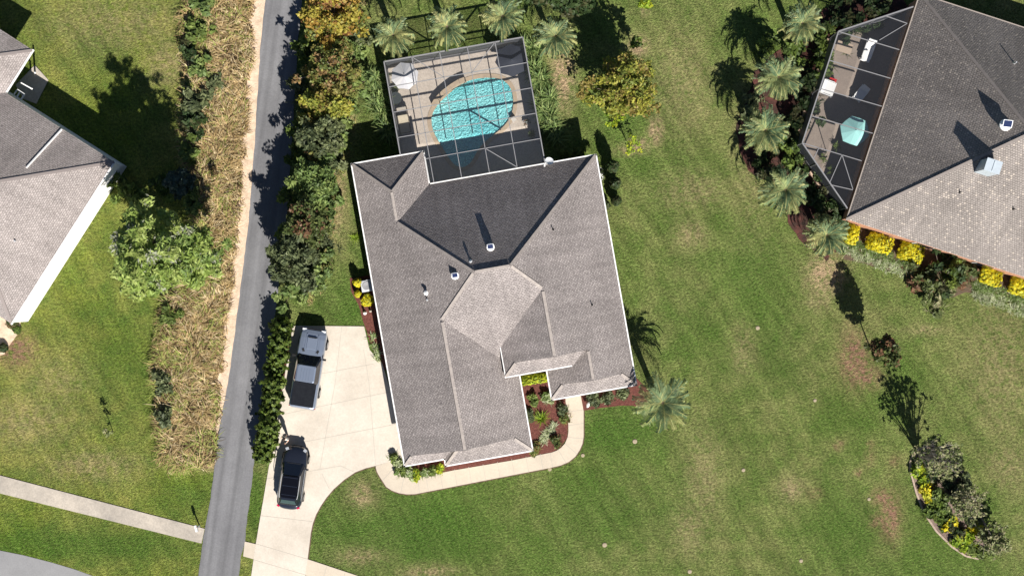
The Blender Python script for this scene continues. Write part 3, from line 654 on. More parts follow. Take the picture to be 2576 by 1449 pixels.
solar_vent(house, on_roof(1145, 694), R(8), 1.0)
def pipe(parent, c, r, h, m, name='vent_pipe', capr=0):
    b = MB(); b.tube([(0, 0, -.3), (0, 0, h)], r, 8)
    b.lathe([(r*2.3, -.02), (r*1.2, .07)], 10)
    if capr: b.lathe([(capr, h), (capr, h+.05), (.02, h+.12)], 10); b.lathe([(.02, h), (capr, h)], 10)
    return b.build(name, m, parent, loc=c)
pipe(house, on_roof(1184, 658), .06, .2, M_metal, capr=.1); pipe(house, on_roof(1073, 737), .09, .35, M_white, capr=.15); pipe(house, on_roof(1075, 754), .045, .3, M_metal)
pipe(house, on_roof(1391, 578), .04, .35, M_black); pipe(house, on_roof(1489, 767), .04, .35, M_black)
# satellite dish on the back eave
c = on_roof(1380, 412); b = MB(); b.tube([(0, 0, -.1), (0, 0, .45)], .025, 6); b.tube([(0, 0, .35), (-.28, -.18, .5)], .018, 5); b.box((-.3, -.2, .52), (.1, .14, .08))
b.beam((-.12, -.06, 0), (0, 0, .3), .03, .03); do = b.build('satellite_dish', M_white, house, loc=c)
b = MB()
for i in range(1): b.lathe([(.02, 0), (.14, .015), (.25, .05), (.31, .08)], 20); b.lathe([(.31, .075), (.25, .045), (.14, .01), (.02, -.005)], 20)
dd = b.build('reflector', mat('dish_grey', (.72, .74, .76), None, rough=.4), do, loc=(.03, .1, .45)); dd.rotation_euler = (R(-28), R(12), 0)

# ---- east house (brick, brown shingles)
def corner_frame(px, py, h, deg):
    c = P(px, py, h); return frame(c.x, c.y, deg)
rW = corner_frame(2130, 552, Z0, -18.0)     # u along the south eave, v down; origin the south west eave corner
neigh = thing('brick_house', 'brown shingle house with orange brick walls and a metal chimney box', 'house')
DE, LE = 17.0, 34.0
KR = .76
rw = [(0, LE, -DE, 0, [(KR, 0, Z0), (-KR, 0, Z0+KR*LE), (0, KR, Z0+KR*DE), (0, -KR, Z0)])]
rr, zr = roof_build(rw, rW, neigh, M_roof_r, mat('cap_brown', (.235, .205, .187), (.265, .232, .212), 4))
shell(neigh, [(0, 0), (0, -DE), (LE, -DE), (LE, 0)], rW, Z0, .12, M_brick, [[(0, -DE), (0, 0)], [(0, -DE), (LE, -DE)]], mat('bronze_gutter', (.30, .26, .23), None, rough=.5), gw=.1)
g = MB(); g.beam(rW(0, 0, Z0-.04), rW(LE, 0, Z0-.04), .07, .07); g.build('fascia', M_brick, neigh)
for u in (6.2, 10.8, 15):
    g = MB(); g.box((0, 0, 1.5), (1.4, .08, 1.3)); g.box((0, -.03, 1.5), (1.2, .09, 1.1), 1); o = g.build('window', [M_white, M_glass], neigh, loc=rW(u, -.1, 0)); o.rotation_euler = (0, 0, R(-18))
def on_r(px, py):
    z = 6
    for _ in range(14):
        p = P(px, py, z); o = rW(0, 0); q = p-o; c, s_ = math.cos(R(-18)), math.sin(R(-18)); u = q.x*c+q.y*s_; v = q.x*s_-q.y*c; z = zr(u, v)
    return Vector((p.x, p.y, z))
c = on_r(2476, 424); b = MB(); b.box((0, 0, .5), (1.0, .8, 2.3)); b.box((0, 0, 1.67), (1.08, .88, .05)); b.beam((0, -.36, 1.71), (0, .36, 1.71), .05, .04)
o = b.build('chimney', mat('chimney_metal', (.50, .57, .62), (.46, .52, .57), 3, .4, .2), neigh, loc=c); o.rotation_euler = (0, 0, R(-18))
solar_vent(neigh, on_r(2526, 316), R(-6), 1.5, panel_h=.42)
pipe(neigh, on_r(2551, 160), .05, .45, M_metal); pipe(neigh, on_r(2414, 484), .035, .3, M_black); pipe(neigh, on_r(2549, 526), .04, .3, M_black)

# ---- west house
KL = .52
ZL = 3.2; lW = corner_frame(288, 408, ZL, -32.5)      # origin its north east eave corner: u right, v down
west = thing('white_house', 'pale grey shingle house with white walls at the left edge', 'house')
LD = 13.7
lw = [(-26, 0, 0, LD, [(-KL, 0, ZL), (0, KL, ZL), (0, -KL, ZL+KL*LD)]),
      (-26, -9.2, -3.6, 8, [(-KL, 0, ZL-KL*9.2), (0, KL, ZL+KL*3.6), (0, -KL, ZL+KL*8+.5)])]
rl, zl = roof_build(lw, lW, west, M_roof_l, mat('cap_left', (.22, .19, .18)))
shell(west, [(0, 0), (0, LD), (-26, LD), (-26, -3.6), (-9.2, -3.6), (-9.2, 0)], lW, ZL, .06, M_wstucco, [[(0, 0), (0, LD)], [(-9.2, -3.6), (-9.2, -.1)]], M_white, gw=.10, wallo=[(0, 0), (0, LD), (-26, LD), (-26, 0)])
g = MB(); g.beam(lW(-4.4, .05, zl(-4.4, .1)+.04), lW(-4.4, 3.5, zl(-4.4, 3.5)+.04), .09, .12); g.build('rake_trim', M_white, west)
pipe(west, P(43, 607, 4.2), .06, .5, M_metal)
sheet('west_patio', [(40, 215), (88, 165), (122, 202), (92, 262), (60, 250)], -.05, .06, M_oldc)
pg = thing('pergola', 'white post and beam patio frame in the shade of the left house', 'pergola')
for a_, b_ in (((44, 226), (62, 238)), ((53, 209), (80, 224)), ((62, 238), (52, 252)), ((34, 240), (52, 252)), ((34, 240), (44, 226)), ((50, 232), (42, 246))):
    b = MB(); b.beam(P(*a_, 2.3), P(*b_, 2.3), .08, .1); b.build('beam', M_white, pg)
for a_ in ((62, 238), (80, 224), (88, 184)): b = MB(); b.beam(P(*a_, 0), P(*a_, 2.26), .1, .1); b.build('post', M_white, pg)
# ------------------------------------------------------------ pool enclosure, deck and pool of the main house
def toloc(px, py, h):
    p = P(px, py, h); c, s_ = math.cos(R(10)), math.sin(R(10)); return (p.x*c+p.y*s_, p.x*s_-p.y*c)
CZ = 3.05
cu0, cv0 = toloc(966, 156, CZ); cu1, _ = toloc(1315, 93, CZ)
deckh = .15
cage = thing('pool_enclosure', 'grey aluminium screened enclosure over the pool behind the middle house', 'enclosure')
us = [cu0+(cu1-cu0)*k/5 for k in range(6)]; vs_ = [cv0+1.84*k for k in range(5)]; vend = -8.37; vwing = -10.75
fb = MB()
def fbeam(u0, v0, u1, v1, z0=CZ, z1=CZ, w=.055, h=.12): fb.beam(mW(u0, v0, z0), mW(u1, v1, z1), w, h)
for i, u in enumerate(us):
    ve = vwing if u < -4.55 else vend-.06
    fbeam(u, cv0, u, ve, w=.075 if i in (0, 5) else .05)
    fb.beam(mW(u, cv0, deckh), mW(u, cv0, CZ), .05, .05)
for k, v in enumerate(vs_[:5]):
    fbeam(cu0 if v < vwing else -4.5, v, cu1, v, w=.075 if k == 0 else .045)
    for u in (cu0, cu1):
        if v < vwing or u > 0: fb.beam(mW(u, v, deckh), mW(u, v, CZ), .05, .05)
for (a_, b_) in ((((1), 0), (2, 1)), ((4, 0), (3, 1))):
    fbeam(us[a_[0]], vs_[a_[1]], us[b_[0]], vs_[b_[1]], w=.04)
fbeam(us[3], vs_[4], us[4], vend-.08, w=.05)
for z in (1.0,):
    fbeam(cu0, cv0, cu1, cv0, z, z, .04, .05); fbeam(cu1, cv0, cu1, vend, z, z, .04, .05); fbeam(cu0, cv0, cu0, vwing, z, z, .04, .05)
fb.build('frame', mat('frame_silver', (.25, .25, .26), None, rough=.45, metal=.2), cage)
sb = MB()
sb.poly([mW(cu0, cv0, CZ-.01), mW(cu1, cv0, CZ-.01), mW(cu1, vend, CZ-.01), mW(-4.55, vend, CZ-.01), mW(-4.55, vwing, CZ-.01), mW(cu0, vwing, CZ-.01)])
sb.build('roof_screen', M_screen, cage)
for (a_, b_) in (((cu0, cv0), (cu1, cv0)), ((cu1, cv0), (cu1, vend)), ((cu0, vwing), (cu0, cv0))):
    s1 = MB(); s1.poly([mW(*a_, deckh), mW(*b_, deckh), mW(*b_, CZ), mW(*a_, CZ)]); s1.build('wall_screen', M_screen, cage)
# pool outline (survey units, ground)
pool_px = [(1245, 197), (1262, 201), (1277, 212), (1287, 228), (1291, 248), (1291, 270), (1286, 292), (1273, 313), (1253, 332), (1230, 349), (1212, 366), (1199, 384), (1190, 402), (1180, 415), (1166, 422), (1150, 420), (1136, 408), (1124, 390), (1112, 370), (1098, 348), (1088, 325), (1085, 303), (1089, 284), (1100, 266), (1116, 249), (1136, 231), (1158, 214), (1182, 203), (1212, 197)]
def smooth_loop(p, it=2):
    for _ in range(it):
        q = []
        for i in range(len(p)):
            a_, b_ = p[i], p[(i+1) % len(p)]; q += [(a_[0]*.75+b_[0]*.25, a_[1]*.75+b_[1]*.25), (a_[0]*.25+b_[0]*.75, a_[1]*.25+b_[1]*.75)]
        p = q
    return p
pool = [P(x, y).xy for x, y in smooth_loop(pool_px, 1)]
def ring_off(pts, d):
    n = len(pts); out = []
    for i in range(n):
        t = (Vector(pts[(i+1) % n])-Vector(pts[i-1])).normalized(); out.append(Vector(pts[i])+Vector((-t.y, t.x))*d)
    return out
sgn = 1 if sum(pool[i].x*pool[(i+1) % len(pool)].y-pool[(i+1) % len(pool)].x*pool[i].y for i in range(len(pool))) < 0 else -1
cop = ring_off(pool, .30*sgn)
bm = bmesh.new()
outer = [mW(u, v).xy for u, v in ((cu0, cv0), (cu1, cv0), (cu1, -7.5), (-5, -7.5), (-5, -10.2), (cu0, -10.2))]
def loop(pts): 
    vv = [bm.verts.new((p[0], p[1], deckh)) for p in pts]; return [bm.edges.new((vv[i], vv[(i+1) % len(vv)])) for i in range(len(vv))]
ed = loop(outer)+loop(cop); bmesh.ops.triangle_fill(bm, use_beauty=True, edges=ed)
for f in bm.faces:
    if f.normal.z < 0: f.normal_flip()
r_ = bmesh.ops.extrude_face_region(bm, geom=[e for e in bm.edges if e.is_boundary])
for v in [g_ for g_ in r_['geom'] if isinstance(g_, bmesh.types.BMVert)]: v.co.z = -.05
me = bpy.data.meshes.new('pool_deck'); bm.to_mesh(me); bm.free(); me.materials.append(M_deck); o = bpy.data.objects.new('pool_deck', me); COL.objects.link(o); tag(o, kind='structure')
sp = thing('swimming_pool', 'free-form turquoise swimming pool under the screened enclosure', 'swimming pool', (0, 0, 0))
cb = MB()
for i in range(len(pool)):
    j = (i+1) % len(pool); a_, b_, c_, d_ = pool[i], pool[j], cop[j], cop[i]; z = deckh+.03
    cb.poly([(*a_, z), (*b_, z), (*c_, z), (*d_, z)]); cb.poly([(*a_, z), (*b_, z), (*b_, -.03), (*a_, -.03)]); cb.poly([(*d_, z), (*c_, z), (*c_, deckh-.05), (*d_, deckh-.05)])
cb.build('coping', M_coping, sp)
def water_mat():
    m, t, b = newmat('pool_water'); tc = N(t, 'ShaderNodeTexCoord')
    wn = N(t, 'ShaderNodeTexNoise', i_Scale=1.6, i_Detail=2.0); t.links.new(tc.outputs['Object'], wn.inputs['Vector'])
    add = N(t, 'ShaderNodeVectorMath', operation='MULTIPLY_ADD'); t.links.new(wn.outputs[1], add.inputs[0]); add.inputs[1].default_value = (.8, .8, .8); t.links.new(tc.outputs['Object'], add.inputs[2])
    vo = N(t, 'ShaderNodeTexVoronoi', i_Scale=6.0); vo.feature = 'SMOOTH_F1'; vo.inputs['Smoothness'].default_value = .35; t.links.new(add.outputs[0], vo.inputs['Vector'])
    v2 = N(t, 'ShaderNodeTexNoise', i_Scale=9.0, i_Detail=2.0, i_Distortion=1.2); t.links.new(tc.outputs['Object'], v2.inputs['Vector'])
    ad = N(t, 'ShaderNodeMath', operation='ADD'); t.links.new(vo.outputs[0], ad.inputs[0]); t.links.new(v2.outputs[0], ad.inputs[1])
    bp = N(t, 'ShaderNodeBump', i_Distance=.115, i_Strength=1.0); t.links.new(ad.outputs[0], bp.inputs['Height'])
    t.links.new(bp.outputs[0], b.inputs['Normal'])
    dn = N(t, 'ShaderNodeTexNoise', i_Scale=.28, i_Detail=2.0); t.links.new(tc.outputs['Object'], dn.inputs['Vector'])
    dr = N(t, 'ShaderNodeMapRange'); dr.inputs[1].default_value = .4; dr.inputs[2].default_value = .62; t.links.new(dn.outputs[0], dr.inputs[0])
    t.links.new(mixc(t, dr.outputs[0], (.12, .55, .60), (.26, .72, .74)), b.inputs['Base Color']); b.inputs['Roughness'].default_value = .3; b.inputs['Specular IOR Level'].default_value = .7
    return m
wb = MB(); wb.poly([(p[0], p[1], .07) for p in (pool if sgn < 0 else pool[::-1])]); wb.build('water', water_mat(), sp)
arc = [(1091, 268), (1101, 252), (1116, 237), (1135, 222), (1156, 209), (1172, 203)]
rwt = thing('raised_pool_wall', 'low curved tan wall along the north west rim of the pool', 'wall'); mb = MB()
ap = [P(x, y).xy for x, y in arc]; ao = ring_off(ap, .0)
for i in range(len(ap)-1):
    mb.beam((*ap[i], .37), (*ap[i+1], .37), .34, .55)
mb.build('wall_stone', M_coping, rwt)
# furniture
def umbrella(name, label, px, py, rad, h, n, cols, seed, tilt=0):
    c = P(px, py, h); root = thing(name, label, 'umbrella', (c.x, c.y, deckh), seed)
    b = MB(); rim = [(math.cos(2*math.pi*k/n)*rad, math.sin(2*math.pi*k/n)*rad, h-.45-deckh) for k in range(n)]; mid = [(math.cos(2*math.pi*(k+.5)/n)*rad*.9, math.sin(2*math.pi*(k+.5)/n)*rad*.9, h-.40-deckh) for k in range(n)]
    top = (0, 0, h-deckh)
    for k in range(n):
        j = (k+1) % n; b.poly([top, rim[k], mid[k]], k % len(cols)); b.poly([top, mid[k], rim[j]], k % len(cols))
        b.poly([rim[k], (rim[k][0], rim[k][1], rim[k][2]-.12), (mid[k][0], mid[k][1], mid[k][2]-.12), mid[k]], k % len(cols)); b.poly([mid[k], (mid[k][0], mid[k][1], mid[k][2]-.12), (rim[j][0], rim[j][1], rim[j][2]-.12), rim[j]], k % len(cols))
    b.build('canopy', cols, root)
    b = MB(); b.tube([(0, 0, 0), (0, 0, h-deckh+.08)], .025, 8); b.build('pole', M_alud, root)
    b = MB(); b.lathe([(.02, .1), (.22, .08), (.25, 0)], 14); b.build('base', M_alud, root)
    for k in range(n): b = MB(); b.beam((0, 0, h-.1-deckh), tuple(Vector(rim[k])-Vector((0, 0, .03))), .02, .02); b.build('rib', M_alud, root)
umbrella('patio_umbrella', 'pale grey and white patio umbrella in the north west corner of the pool deck', 1017, 189, 1.02, 2.45, 8, [mat('canvas_white', (.66, .65, .66)), mat('canvas_grey', (.56, .56, .59))], .3)
umbrella('patio_umbrella', 'dark navy patio umbrella in the north east corner of the pool deck', 1287, 150, 1.2, 2.5, 8, [mat('canvas_navy', (.03, .035, .05))], .1)
umbrella('patio_umbrella', 'turquoise patio umbrella inside the enclosure of the brick house', 2154, 328, 1.1, 2.35, 6, [mat('canvas_turquoise', (.30, .60, .58))], .7)
M_wick = mat('wicker', (.07, .06, .05), (.12, .10, .08), 20, bump=.01); M_cush = mat('beige_cushion', (.42, .37, .28), (.36, .32, .24), 4, bump=.01); M_cushw = mat('white_cushion', (.75, .75, .74)); M_cushr = mat('red_cushion', (.45, .02, .02))
def lounge(name, label, px, py, w, l, rz, mc, cat='lounge chair', group=None, frame_m=None):
    c = P(px, py, .4); root = thing(name, label, cat, (c.x, c.y, deckh), rz, group); fm = frame_m or M_wick
    b = MB(); b.box((0, 0, .26), (w, l, .08)); b.build('frame', fm, root)
    for sx in (-1, 1):
        for sy in (-1, 1): b = MB(); b.box((sx*(w/2-.05), sy*(l/2-.06), .11), (.06, .06, .22)); b.build('leg', fm, root)
    b = MB(); b.box((0, -l*.15, .36), (w*.86, l*.66, .13)); b.build('seat_cushion', mc, root)
    b = MB(); b.box((0, l*.33, .55), (w*.86, l*.34, .12), rx=R(42)); b.build('back_cushion', mc, root)
    for sx in (-1, 1): b = MB(); b.box((sx*(w/2-.03), -.02, .46), (.06, l*.7, .05)); b.beam((sx*(w/2-.03), -l*.33, .28), (sx*(w/2-.03), -l*.33, .45), .05, .05); b.build('armrest', fm, root)
    return root
lounge('lounge_chair', 'beige cushioned wicker lounge chair at the west wall of the pool enclosure', 1017, 312, .85, 1.35, R(10), M_cush)
lounge('lounge_chair', 'smaller grey beige wicker chair just north of the beige lounge chair', 1012, 283, .8, .85, R(12), mat('taupe_cushion', (.30, .27, .23)))
tb_ = thing('patio_table', 'round dark patio table in the shade beside the west enclosure wall', 'table', (P(996, 248, .7).x, P(996, 248, .7).y, deckh)); b = MB(); b.lathe([(.02, .72), (.45, .72), (.45, .69), (.03, .68), (.04, .1)], 18); b.build('table_top', mat('dark_table', (.05, .06, .06), None, rough=.3), tb_); b = MB(); b.lathe([(.02, .04), (.3, .03), (.3, 0)], 14); b.build('table_base', M_alud, tb_)
ts = thing('side_table', 'small square white side table by the east side of the pool', 'side table', (P(1292, 303).x, P(1292, 303).y, deckh), R(40)); b = MB(); b.box((0, 0, .36), (.32, .32, .04)); b.build('table_top', mat('side_table_top', (.6, .56, .5)), ts)
for sx in (-1, 1):
    for sy in (-1, 1): b = MB(); b.box((sx*.13, sy*.13, .17), (.03, .03, .34)); b.build('leg', M_white, ts)
def pot(label, px, py, palname, seed, l=.45, zb=deckh):
    c = P(px, py, .5); root = thing('potted_plant', label, 'potted plant', (c.x, c.y, zb)); b = MB(); b.lathe([(.02, .01), (.13, 0), (.19, .32), (.2, .34), (.17, .34), (.15, .30), (.02, .30)], 14); b.build('pot', mat('pot_clay', (.25, .15, .10)), root)
    r = np.random.default_rng(seed); lv = Leaves(); blades(lv, r, (0, 0, .3), 40, l, .06, len(L[palname]), rise=.9); lv.build('leaves', L[palname], root)
pot('potted spiky plant with pale leaves at the foot of the west enclosure wall', 993, 226, 'pale', 31)
pot('potted plant with white flowers at the east enclosure wall', 1324, 308, 'whitef', 32, .3)
pot('dark leafy potted plant in the south east corner of the pool deck', 1338, 338, 'green', 33)

# ------------------------------------------------------------ enclosure of the brick house
CE = 2.9; ec = thing('pool_enclosure', 'dark screened patio enclosure with angled ends on the left side of the brick house', 'enclosure')
Wn, Ws = P(2109, 80, CE), P(2018, 360, CE); Nn = P(2297, 18, CE); Sn = P(2131, 524, CE)
eave = lambda px, py: P(px, py, CE-.05)
fb = MB()
for a_, b_ in ((Wn, Ws), (Wn, Nn), (Ws, Sn)): fb.beam(a_, b_, .085, .14)
for a_, b_ in (((2109, 80), (2262, 126)), ((2088, 153), (2240, 198)), ((2062, 223), (2218, 268)), ((2044, 293), (2195, 336)), ((2018, 360), (2167, 405)), ((2228, 41), (2282, 60)), ((2282, 60), (2212, 102)), ((2118, 390), (2145, 476)), ((2118, 390), (2086, 462)), ((2092, 466), (2145, 478)), ((2060, 372), (2046, 400))):
    fb.beam(P(*a_, CE), P(*b_, CE), .05, .10)
base = [P(*p_, CE) for p_ in ((2297, 18), (2203, 49), (2109, 80), (2088, 153), (2062, 223), (2044, 293), (2018, 360), (2055, 413), (2092, 466), (2131, 524))]
for p in base: fb.beam((p.x, p.y, .1), (p.x, p.y, CE), .06, .06)
for p, q in zip(base, base[1:]): fb.beam((p.x, p.y, .9), (q.x, q.y, .9), .04, .06)
fb.build('frame', mat('frame_pewter', (.24, .24, .25), None, rough=.45, metal=.2), ec)
sb = MB(); sb.poly([Nn-Vector((0, 0, .01)), Wn-Vector((0, 0, .01)), Ws-Vector((0, 0, .01)), Sn-Vector((0, 0, .01))]); sb.build('roof_screen', M_screen, ec)
for a_, b_ in ((Nn, Wn), (Wn, Ws), (Ws, Sn)):
    s1 = MB(); s1.poly([(a_.x, a_.y, .1), (b_.x, b_.y, .1), (b_.x, b_.y, CE), (a_.x, a_.y, CE)]); s1.build('wall_screen', M_screen, ec)
mb = MB(); pr = [p.xy for p in (Nn, Wn, Ws, Sn)]
mb.prism([tuple(p) for p in pr]+[tuple(rW(.5, -.3).xy), tuple(rW(.5, -DE+.3).xy)], -.05, .10); tag(mb.build('brick_house_patio', concrete('patio_tan', (.30, .25, .21), (.22, .18, .155), .12)), kind='structure')  # patio colour darkened to stand in for shadow lying across it
mb = MB()
for a_, b_ in ((Wn, Ws), (Ws, Sn)): mb.beam((a_.x, a_.y, .1), (b_.x, b_.y, .1), .28, .24)
tag(mb.build('patio_kerb', mat('kerb_peach', (.50, .36, .27), (.42, .30, .22), 4)), kind='structure')
lounge('lounge_chair', 'white cushioned lounger against the enclosure wall beside a red crate', 2081, 222, 1.1, 1.1, R(70), M_cushw, frame_m=M_white)
lounge('lounge_chair', 'white chaise in the shaded north part of the brick house enclosure', 2184, 128, .7, 1.7, R(-20), M_cushw, frame_m=M_white)
lounge('lounge_chair', 'white deck chair near the eave of the brick house', 2166, 236, .7, 1.2, R(-40), M_cushw, frame_m=M_white)
rc = thing('storage_crate', 'bright red storage crate beside a white lounger', 'crate', (P(2094, 205, .4).x, P(2094, 205, .4).y, .1), R(-18)); b = MB(); b.box((0, 0, .17), (.5, .38, .34)); b.box((0, 0, .36), (.54, .42, .05)); b.build('crate_body', M_cushr, rc)
tb_ = thing('patio_table', 'tan rectangular table added for a sunlit patch of deck at the north end of the brick house enclosure', 'table', (P(2123, 121, .7).x, P(2123, 121, .7).y, .1), R(-18)); b = MB(); b.box((0, 0, .7), (1.15, .75, .05)); b.build('table_top', mat('lit_patch_tan', (.42, .33, .25)), tb_)  # added table; its tan top stands in for a sunlit patch of deck
for sx in (-1, 1):
    for sy in (-1, 1): b = MB(); b.box((sx*.5, sy*.3, .34), (.05, .05, .68)); b.build('leg', M_alud, tb_)
pot('potted fern by the south end of the brick house enclosure', 2072, 398, 'lgreen', 41, .5, .1); pot('second potted fern, nearer the umbrella, in the brick house enclosure', 2106, 368, 'green', 42, .5, .1)
pot('potted fern in the corner where the angled screen meets the brick house', 2095, 430, 'lgreen', 43, .6, .1)

# ------------------------------------------------------------ vehicles
def loft(b, st, sec, m=0):
    rings = [[Vector((y, x, z)) for (y, z) in sec(*s_)] for s_ in [(q_,) for q_ in st] for x in [s_[0][0]]]
    n = len(rings[0])
    for a_, c_ in zip(rings, rings[1:]):
        for i in range(n-1): b.poly([a_[i], a_[i+1], c_[i+1], c_[i]], m)
    b.poly(rings[0][::-1], m); b.poly(rings[-1], m)
def body_sec(s_):
    x, w, zt, zb = s_; p = [(0, zb), (w*.9, zb), (w*.98, zb+.12), (w, zt-.32), (w*.97, zt-.14), (w*.88, zt-.04), (w*.62, zt), (0, zt+.015)]
    return p+[(-a_, c_) for a_, c_ in reversed(p[1:-1])]+[p[0]]
def green(parent, lo, hi, z0, z1, glass, roofm, name_roof='roof_panel'):
    """lo, hi: half rings [(halfwidth, x)] from front to rear"""
    g_ = MB(); L_ = [(w, x) for w, x in lo]+[(-w, x) for w, x in reversed(lo)]; T_ = [(w, x) for w, x in hi]+[(-w, x) for w, x in reversed(hi)]
    n = len(L_)
    for i in range(n):
        j = (i+1) % n; g_.poly([(L_[i][0], L_[i][1], z0), (L_[j][0], L_[j][1], z0), (T_[j][0], T_[j][1], z1), (T_[i][0], T_[i][1], z1)])
    o = g_.build('windows', glass, parent, merge=True)
    r = MB(); r.poly([(x, y, z1) for x, y in T_][::-1]); 
    inn = [(a_*.86, (c_-sum(q[1] for q in T_)/n)*.93+sum(q[1] for q in T_)/n) for a_, c_ in T_]
    for i in range(n):
        j = (i+1) % n; r.poly([(*T_[i], z1-.01), (*T_[j], z1-.01), (*inn[j], z1+.055), (*inn[i], z1+.055)])
    r.poly([(*p_, z1+.055) for p_ in inn]); r.build(name_roof, roofm, parent, merge=True)
    return o
def wheel(parent, x, y, r=.37, w=.24):
    b = MB(); n = 20; prof = [(.001, -w/2), (r*.62, -w/2), (r*.95, -w/2), (r, -w/2+.03), (r, w/2-.03), (r*.95, w/2), (r*.62, w/2), (.001, w/2)]
    b.lathe(prof, n); o = b.build('wheel', M_black, parent, loc=(x, y, r), merge=True); o.rotation_euler = (0, R(90), 0)
    b = MB(); sgn_ = w/2+.004; b.lathe([(.001, sgn_), (r*.2, sgn_+.01), (r*.6, sgn_-.0)], 10); b.lathe([(.001, -sgn_), (r*.2, -sgn_-.01), (r*.6, -sgn_)], 10); q = b.build('rim', M_alud, o)
def paint(name, c, rough=.25, metal=.6):
    m, t, b = newmat(name); b.inputs['Base Color'].default_value = (*c, 1); b.inputs['Metallic'].default_value = metal; b.inputs['Roughness'].default_value = rough; b.inputs['Coat Weight'].default_value = .8; b.inputs['Coat Roughness'].default_value = .05; return m
M_silver = paint('silver_paint', (.28, .33, .42), .3, .6); M_dark = paint('black_paint', (.018, .022, .034), .22, .3)
tc_ = P(776, 926, .9)
truck = thing('pickup_truck', 'silver pickup truck with a black bed cover parked along the hedge', 'pickup truck', (tc_.x, tc_.y, .056), R(-9.2))
b = MB(); st = [(2.88, .70, .92, .45), (2.80, .88, 1.02, .38), (2.55, .96, 1.10, .36), (2.2, .985, 1.16, .36), (1.4, .995, 1.22, .36), (.9, 1.0, 1.24, .36), (-.9, 1.0, 1.24, .36), (-1.0, 1.0, 1.22, .36), (-2.75, .995, 1.22, .38), (-2.88, .96, 1.18, .42)]
loft(b, st, body_sec); b.build('body', M_silver, truck, smooth=False, merge=True)
b = MB(); b.box((0, 1.85, 1.225), (.74, .95, .075), 0, taper=.88); b.box((0, 2.28, 1.24), (.56, .08, .05), 1); b.box((-.52, 1.28, 1.245), (.16, .24, .03), 1, rz=.5); b.box((.52, 1.28, 1.245), (.16, .24, .03), 1, rz=-.5)
for sx in (-1, 1): b.beam((sx*.47, 1.15, 1.25), (sx*.42, 2.5, 1.15), .06, .03, 0)
b.build('hood', [M_silver, M_black], truck)
green(truck, [(.80, 1.02), (.90, .8), (.93, -.9), (.86, -1.08)], [(.62, .28), (.70, .18), (.71, -.85), (.66, -.95)], 1.22, 1.80, M_glass, M_silver, 'cab_roof')
b = MB()
for x in (-.3, -.1, .1, .3): b.beam((x, .0, 1.86), (x, -.85, 1.86), .05, .025)
b.build('roof_rib', M_silver, truck)
b = MB(); b.box((0, -1.93, 1.245), (1.66, 1.72, .05)); b.build('bed_cover', mat('bed_cover_vinyl', (.010, .011, .015), (.014, .016, .02), 6, .9, spec=.1), truck)
b = MB(); b.box((0, -2.93, .62), (1.75, .16, .2)); b.build('rear_bumper', M_alud, truck)
b = MB(); b.box((0, 2.9, .62), (1.7, .16, .26)); b.build('front_bumper', M_alud, truck)
b = MB(); b.box((0, 2.905, .88), (1.1, .05, .22)); b.build('grille', M_black, truck)
for sx in (-1, 1):
    b = MB(); b.box((sx*.70, 2.80, .92), (.3, .14, .18)); b.build('headlight', mat('lamp_clear', (.6, .62, .65), None, rough=.1), truck)
    b = MB(); b.box((sx*.92, -2.86, .92), (.1, .06, .3)); b.build('taillight', mat('lamp_red', (.35, .01, .01), None, rough=.2), truck)
    b = MB(); b.box((sx*1.12, .82, 1.30), (.22, .14, .22)); b.beam((sx*.95, .8, 1.2), (sx*1.08, .82, 1.26), .05, .05); b.build('side_mirror', M_black, truck)
    for y in (1.85, -1.72): wheel(truck, sx*.93, y, .40, .27)
tc_ = P(736, 1201, .8)
suv = thing('parked_car', 'black suv with dark glass roof and silver rails parked on the driveway', 'car', (tc_.x, tc_.y, .056), R(-7.8))
b = MB(); st = [(2.33, .28, .58, .38), (2.26, .52, .70, .32), (2.14, .68, .79, .28), (1.98, .79, .86, .26), (1.7, .88, .94, .25), (1.3, .92, 1.00, .25), (.9, .94, 1.04, .25), (-1.6, .94, 1.06, .25), (-1.9, .90, 1.03, .26), (-2.1, .80, .99, .28), (-2.24, .62, .92, .32), (-2.31, .40, .84, .38), (-2.34, .22, .76, .42)]
loft(b, st, body_sec); b.build('body', M_dark, suv, smooth=True, merge=True)
green(suv, [(.70, 1.12), (.82, .95), (.87, -1.5), (.72, -1.98)], [(.55, .30), (.62, .18), (.64, -1.25), (.58, -1.42)], 1.03, 1.56, M_glass, mat('glass_roof', (.004, .004, .006), None, rough=.08, spec=.5), 'glass_roof')
for sx in (-1, 1):
    b = MB(); b.tube([(sx*.66, .32, 1.58), (sx*.68, .0, 1.64), (sx*.68, -1.1, 1.64), (sx*.64, -1.4, 1.58)], .022, 6); b.build('roof_rail', M_metal, suv)
    b = MB(); b.box((sx*1.03, .78, 1.06), (.2, .12, .15)); b.build('side_mirror', M_dark, suv)
    b = MB(); b.box((sx*.66, 2.08, .78), (.24, .2, .1), rz=-sx*.5); b.build('headlight', mat('lamp_smoke', (.3, .32, .35), None, rough=.1), suv)
    b = MB(); b.box((sx*.74, -2.12, .92), (.2, .12, .10), rz=sx*.45); b.build('taillight', mat('lamp_magenta', (.45, .01, .06), None, rough=.15), suv)
    for y in (1.42, -1.38): wheel(suv, sx*.86, y, .35, .23)
    b = MB(); b.beam((sx*.89, .75, 1.05), (sx*.885, -1.55, 1.07), .02, .02); b.build('window_trim', M_metal, suv)
b = MB(); b.beam((-.5, 1.1, 1.045), (.5, 1.1, 1.045), .03, .02); b.build('wiper', M_black, suv)
b = MB(); b.box((0, -1.46, 1.57), (1.05, .16, .03)); b.build('rear_spoiler', M_dark, suv)
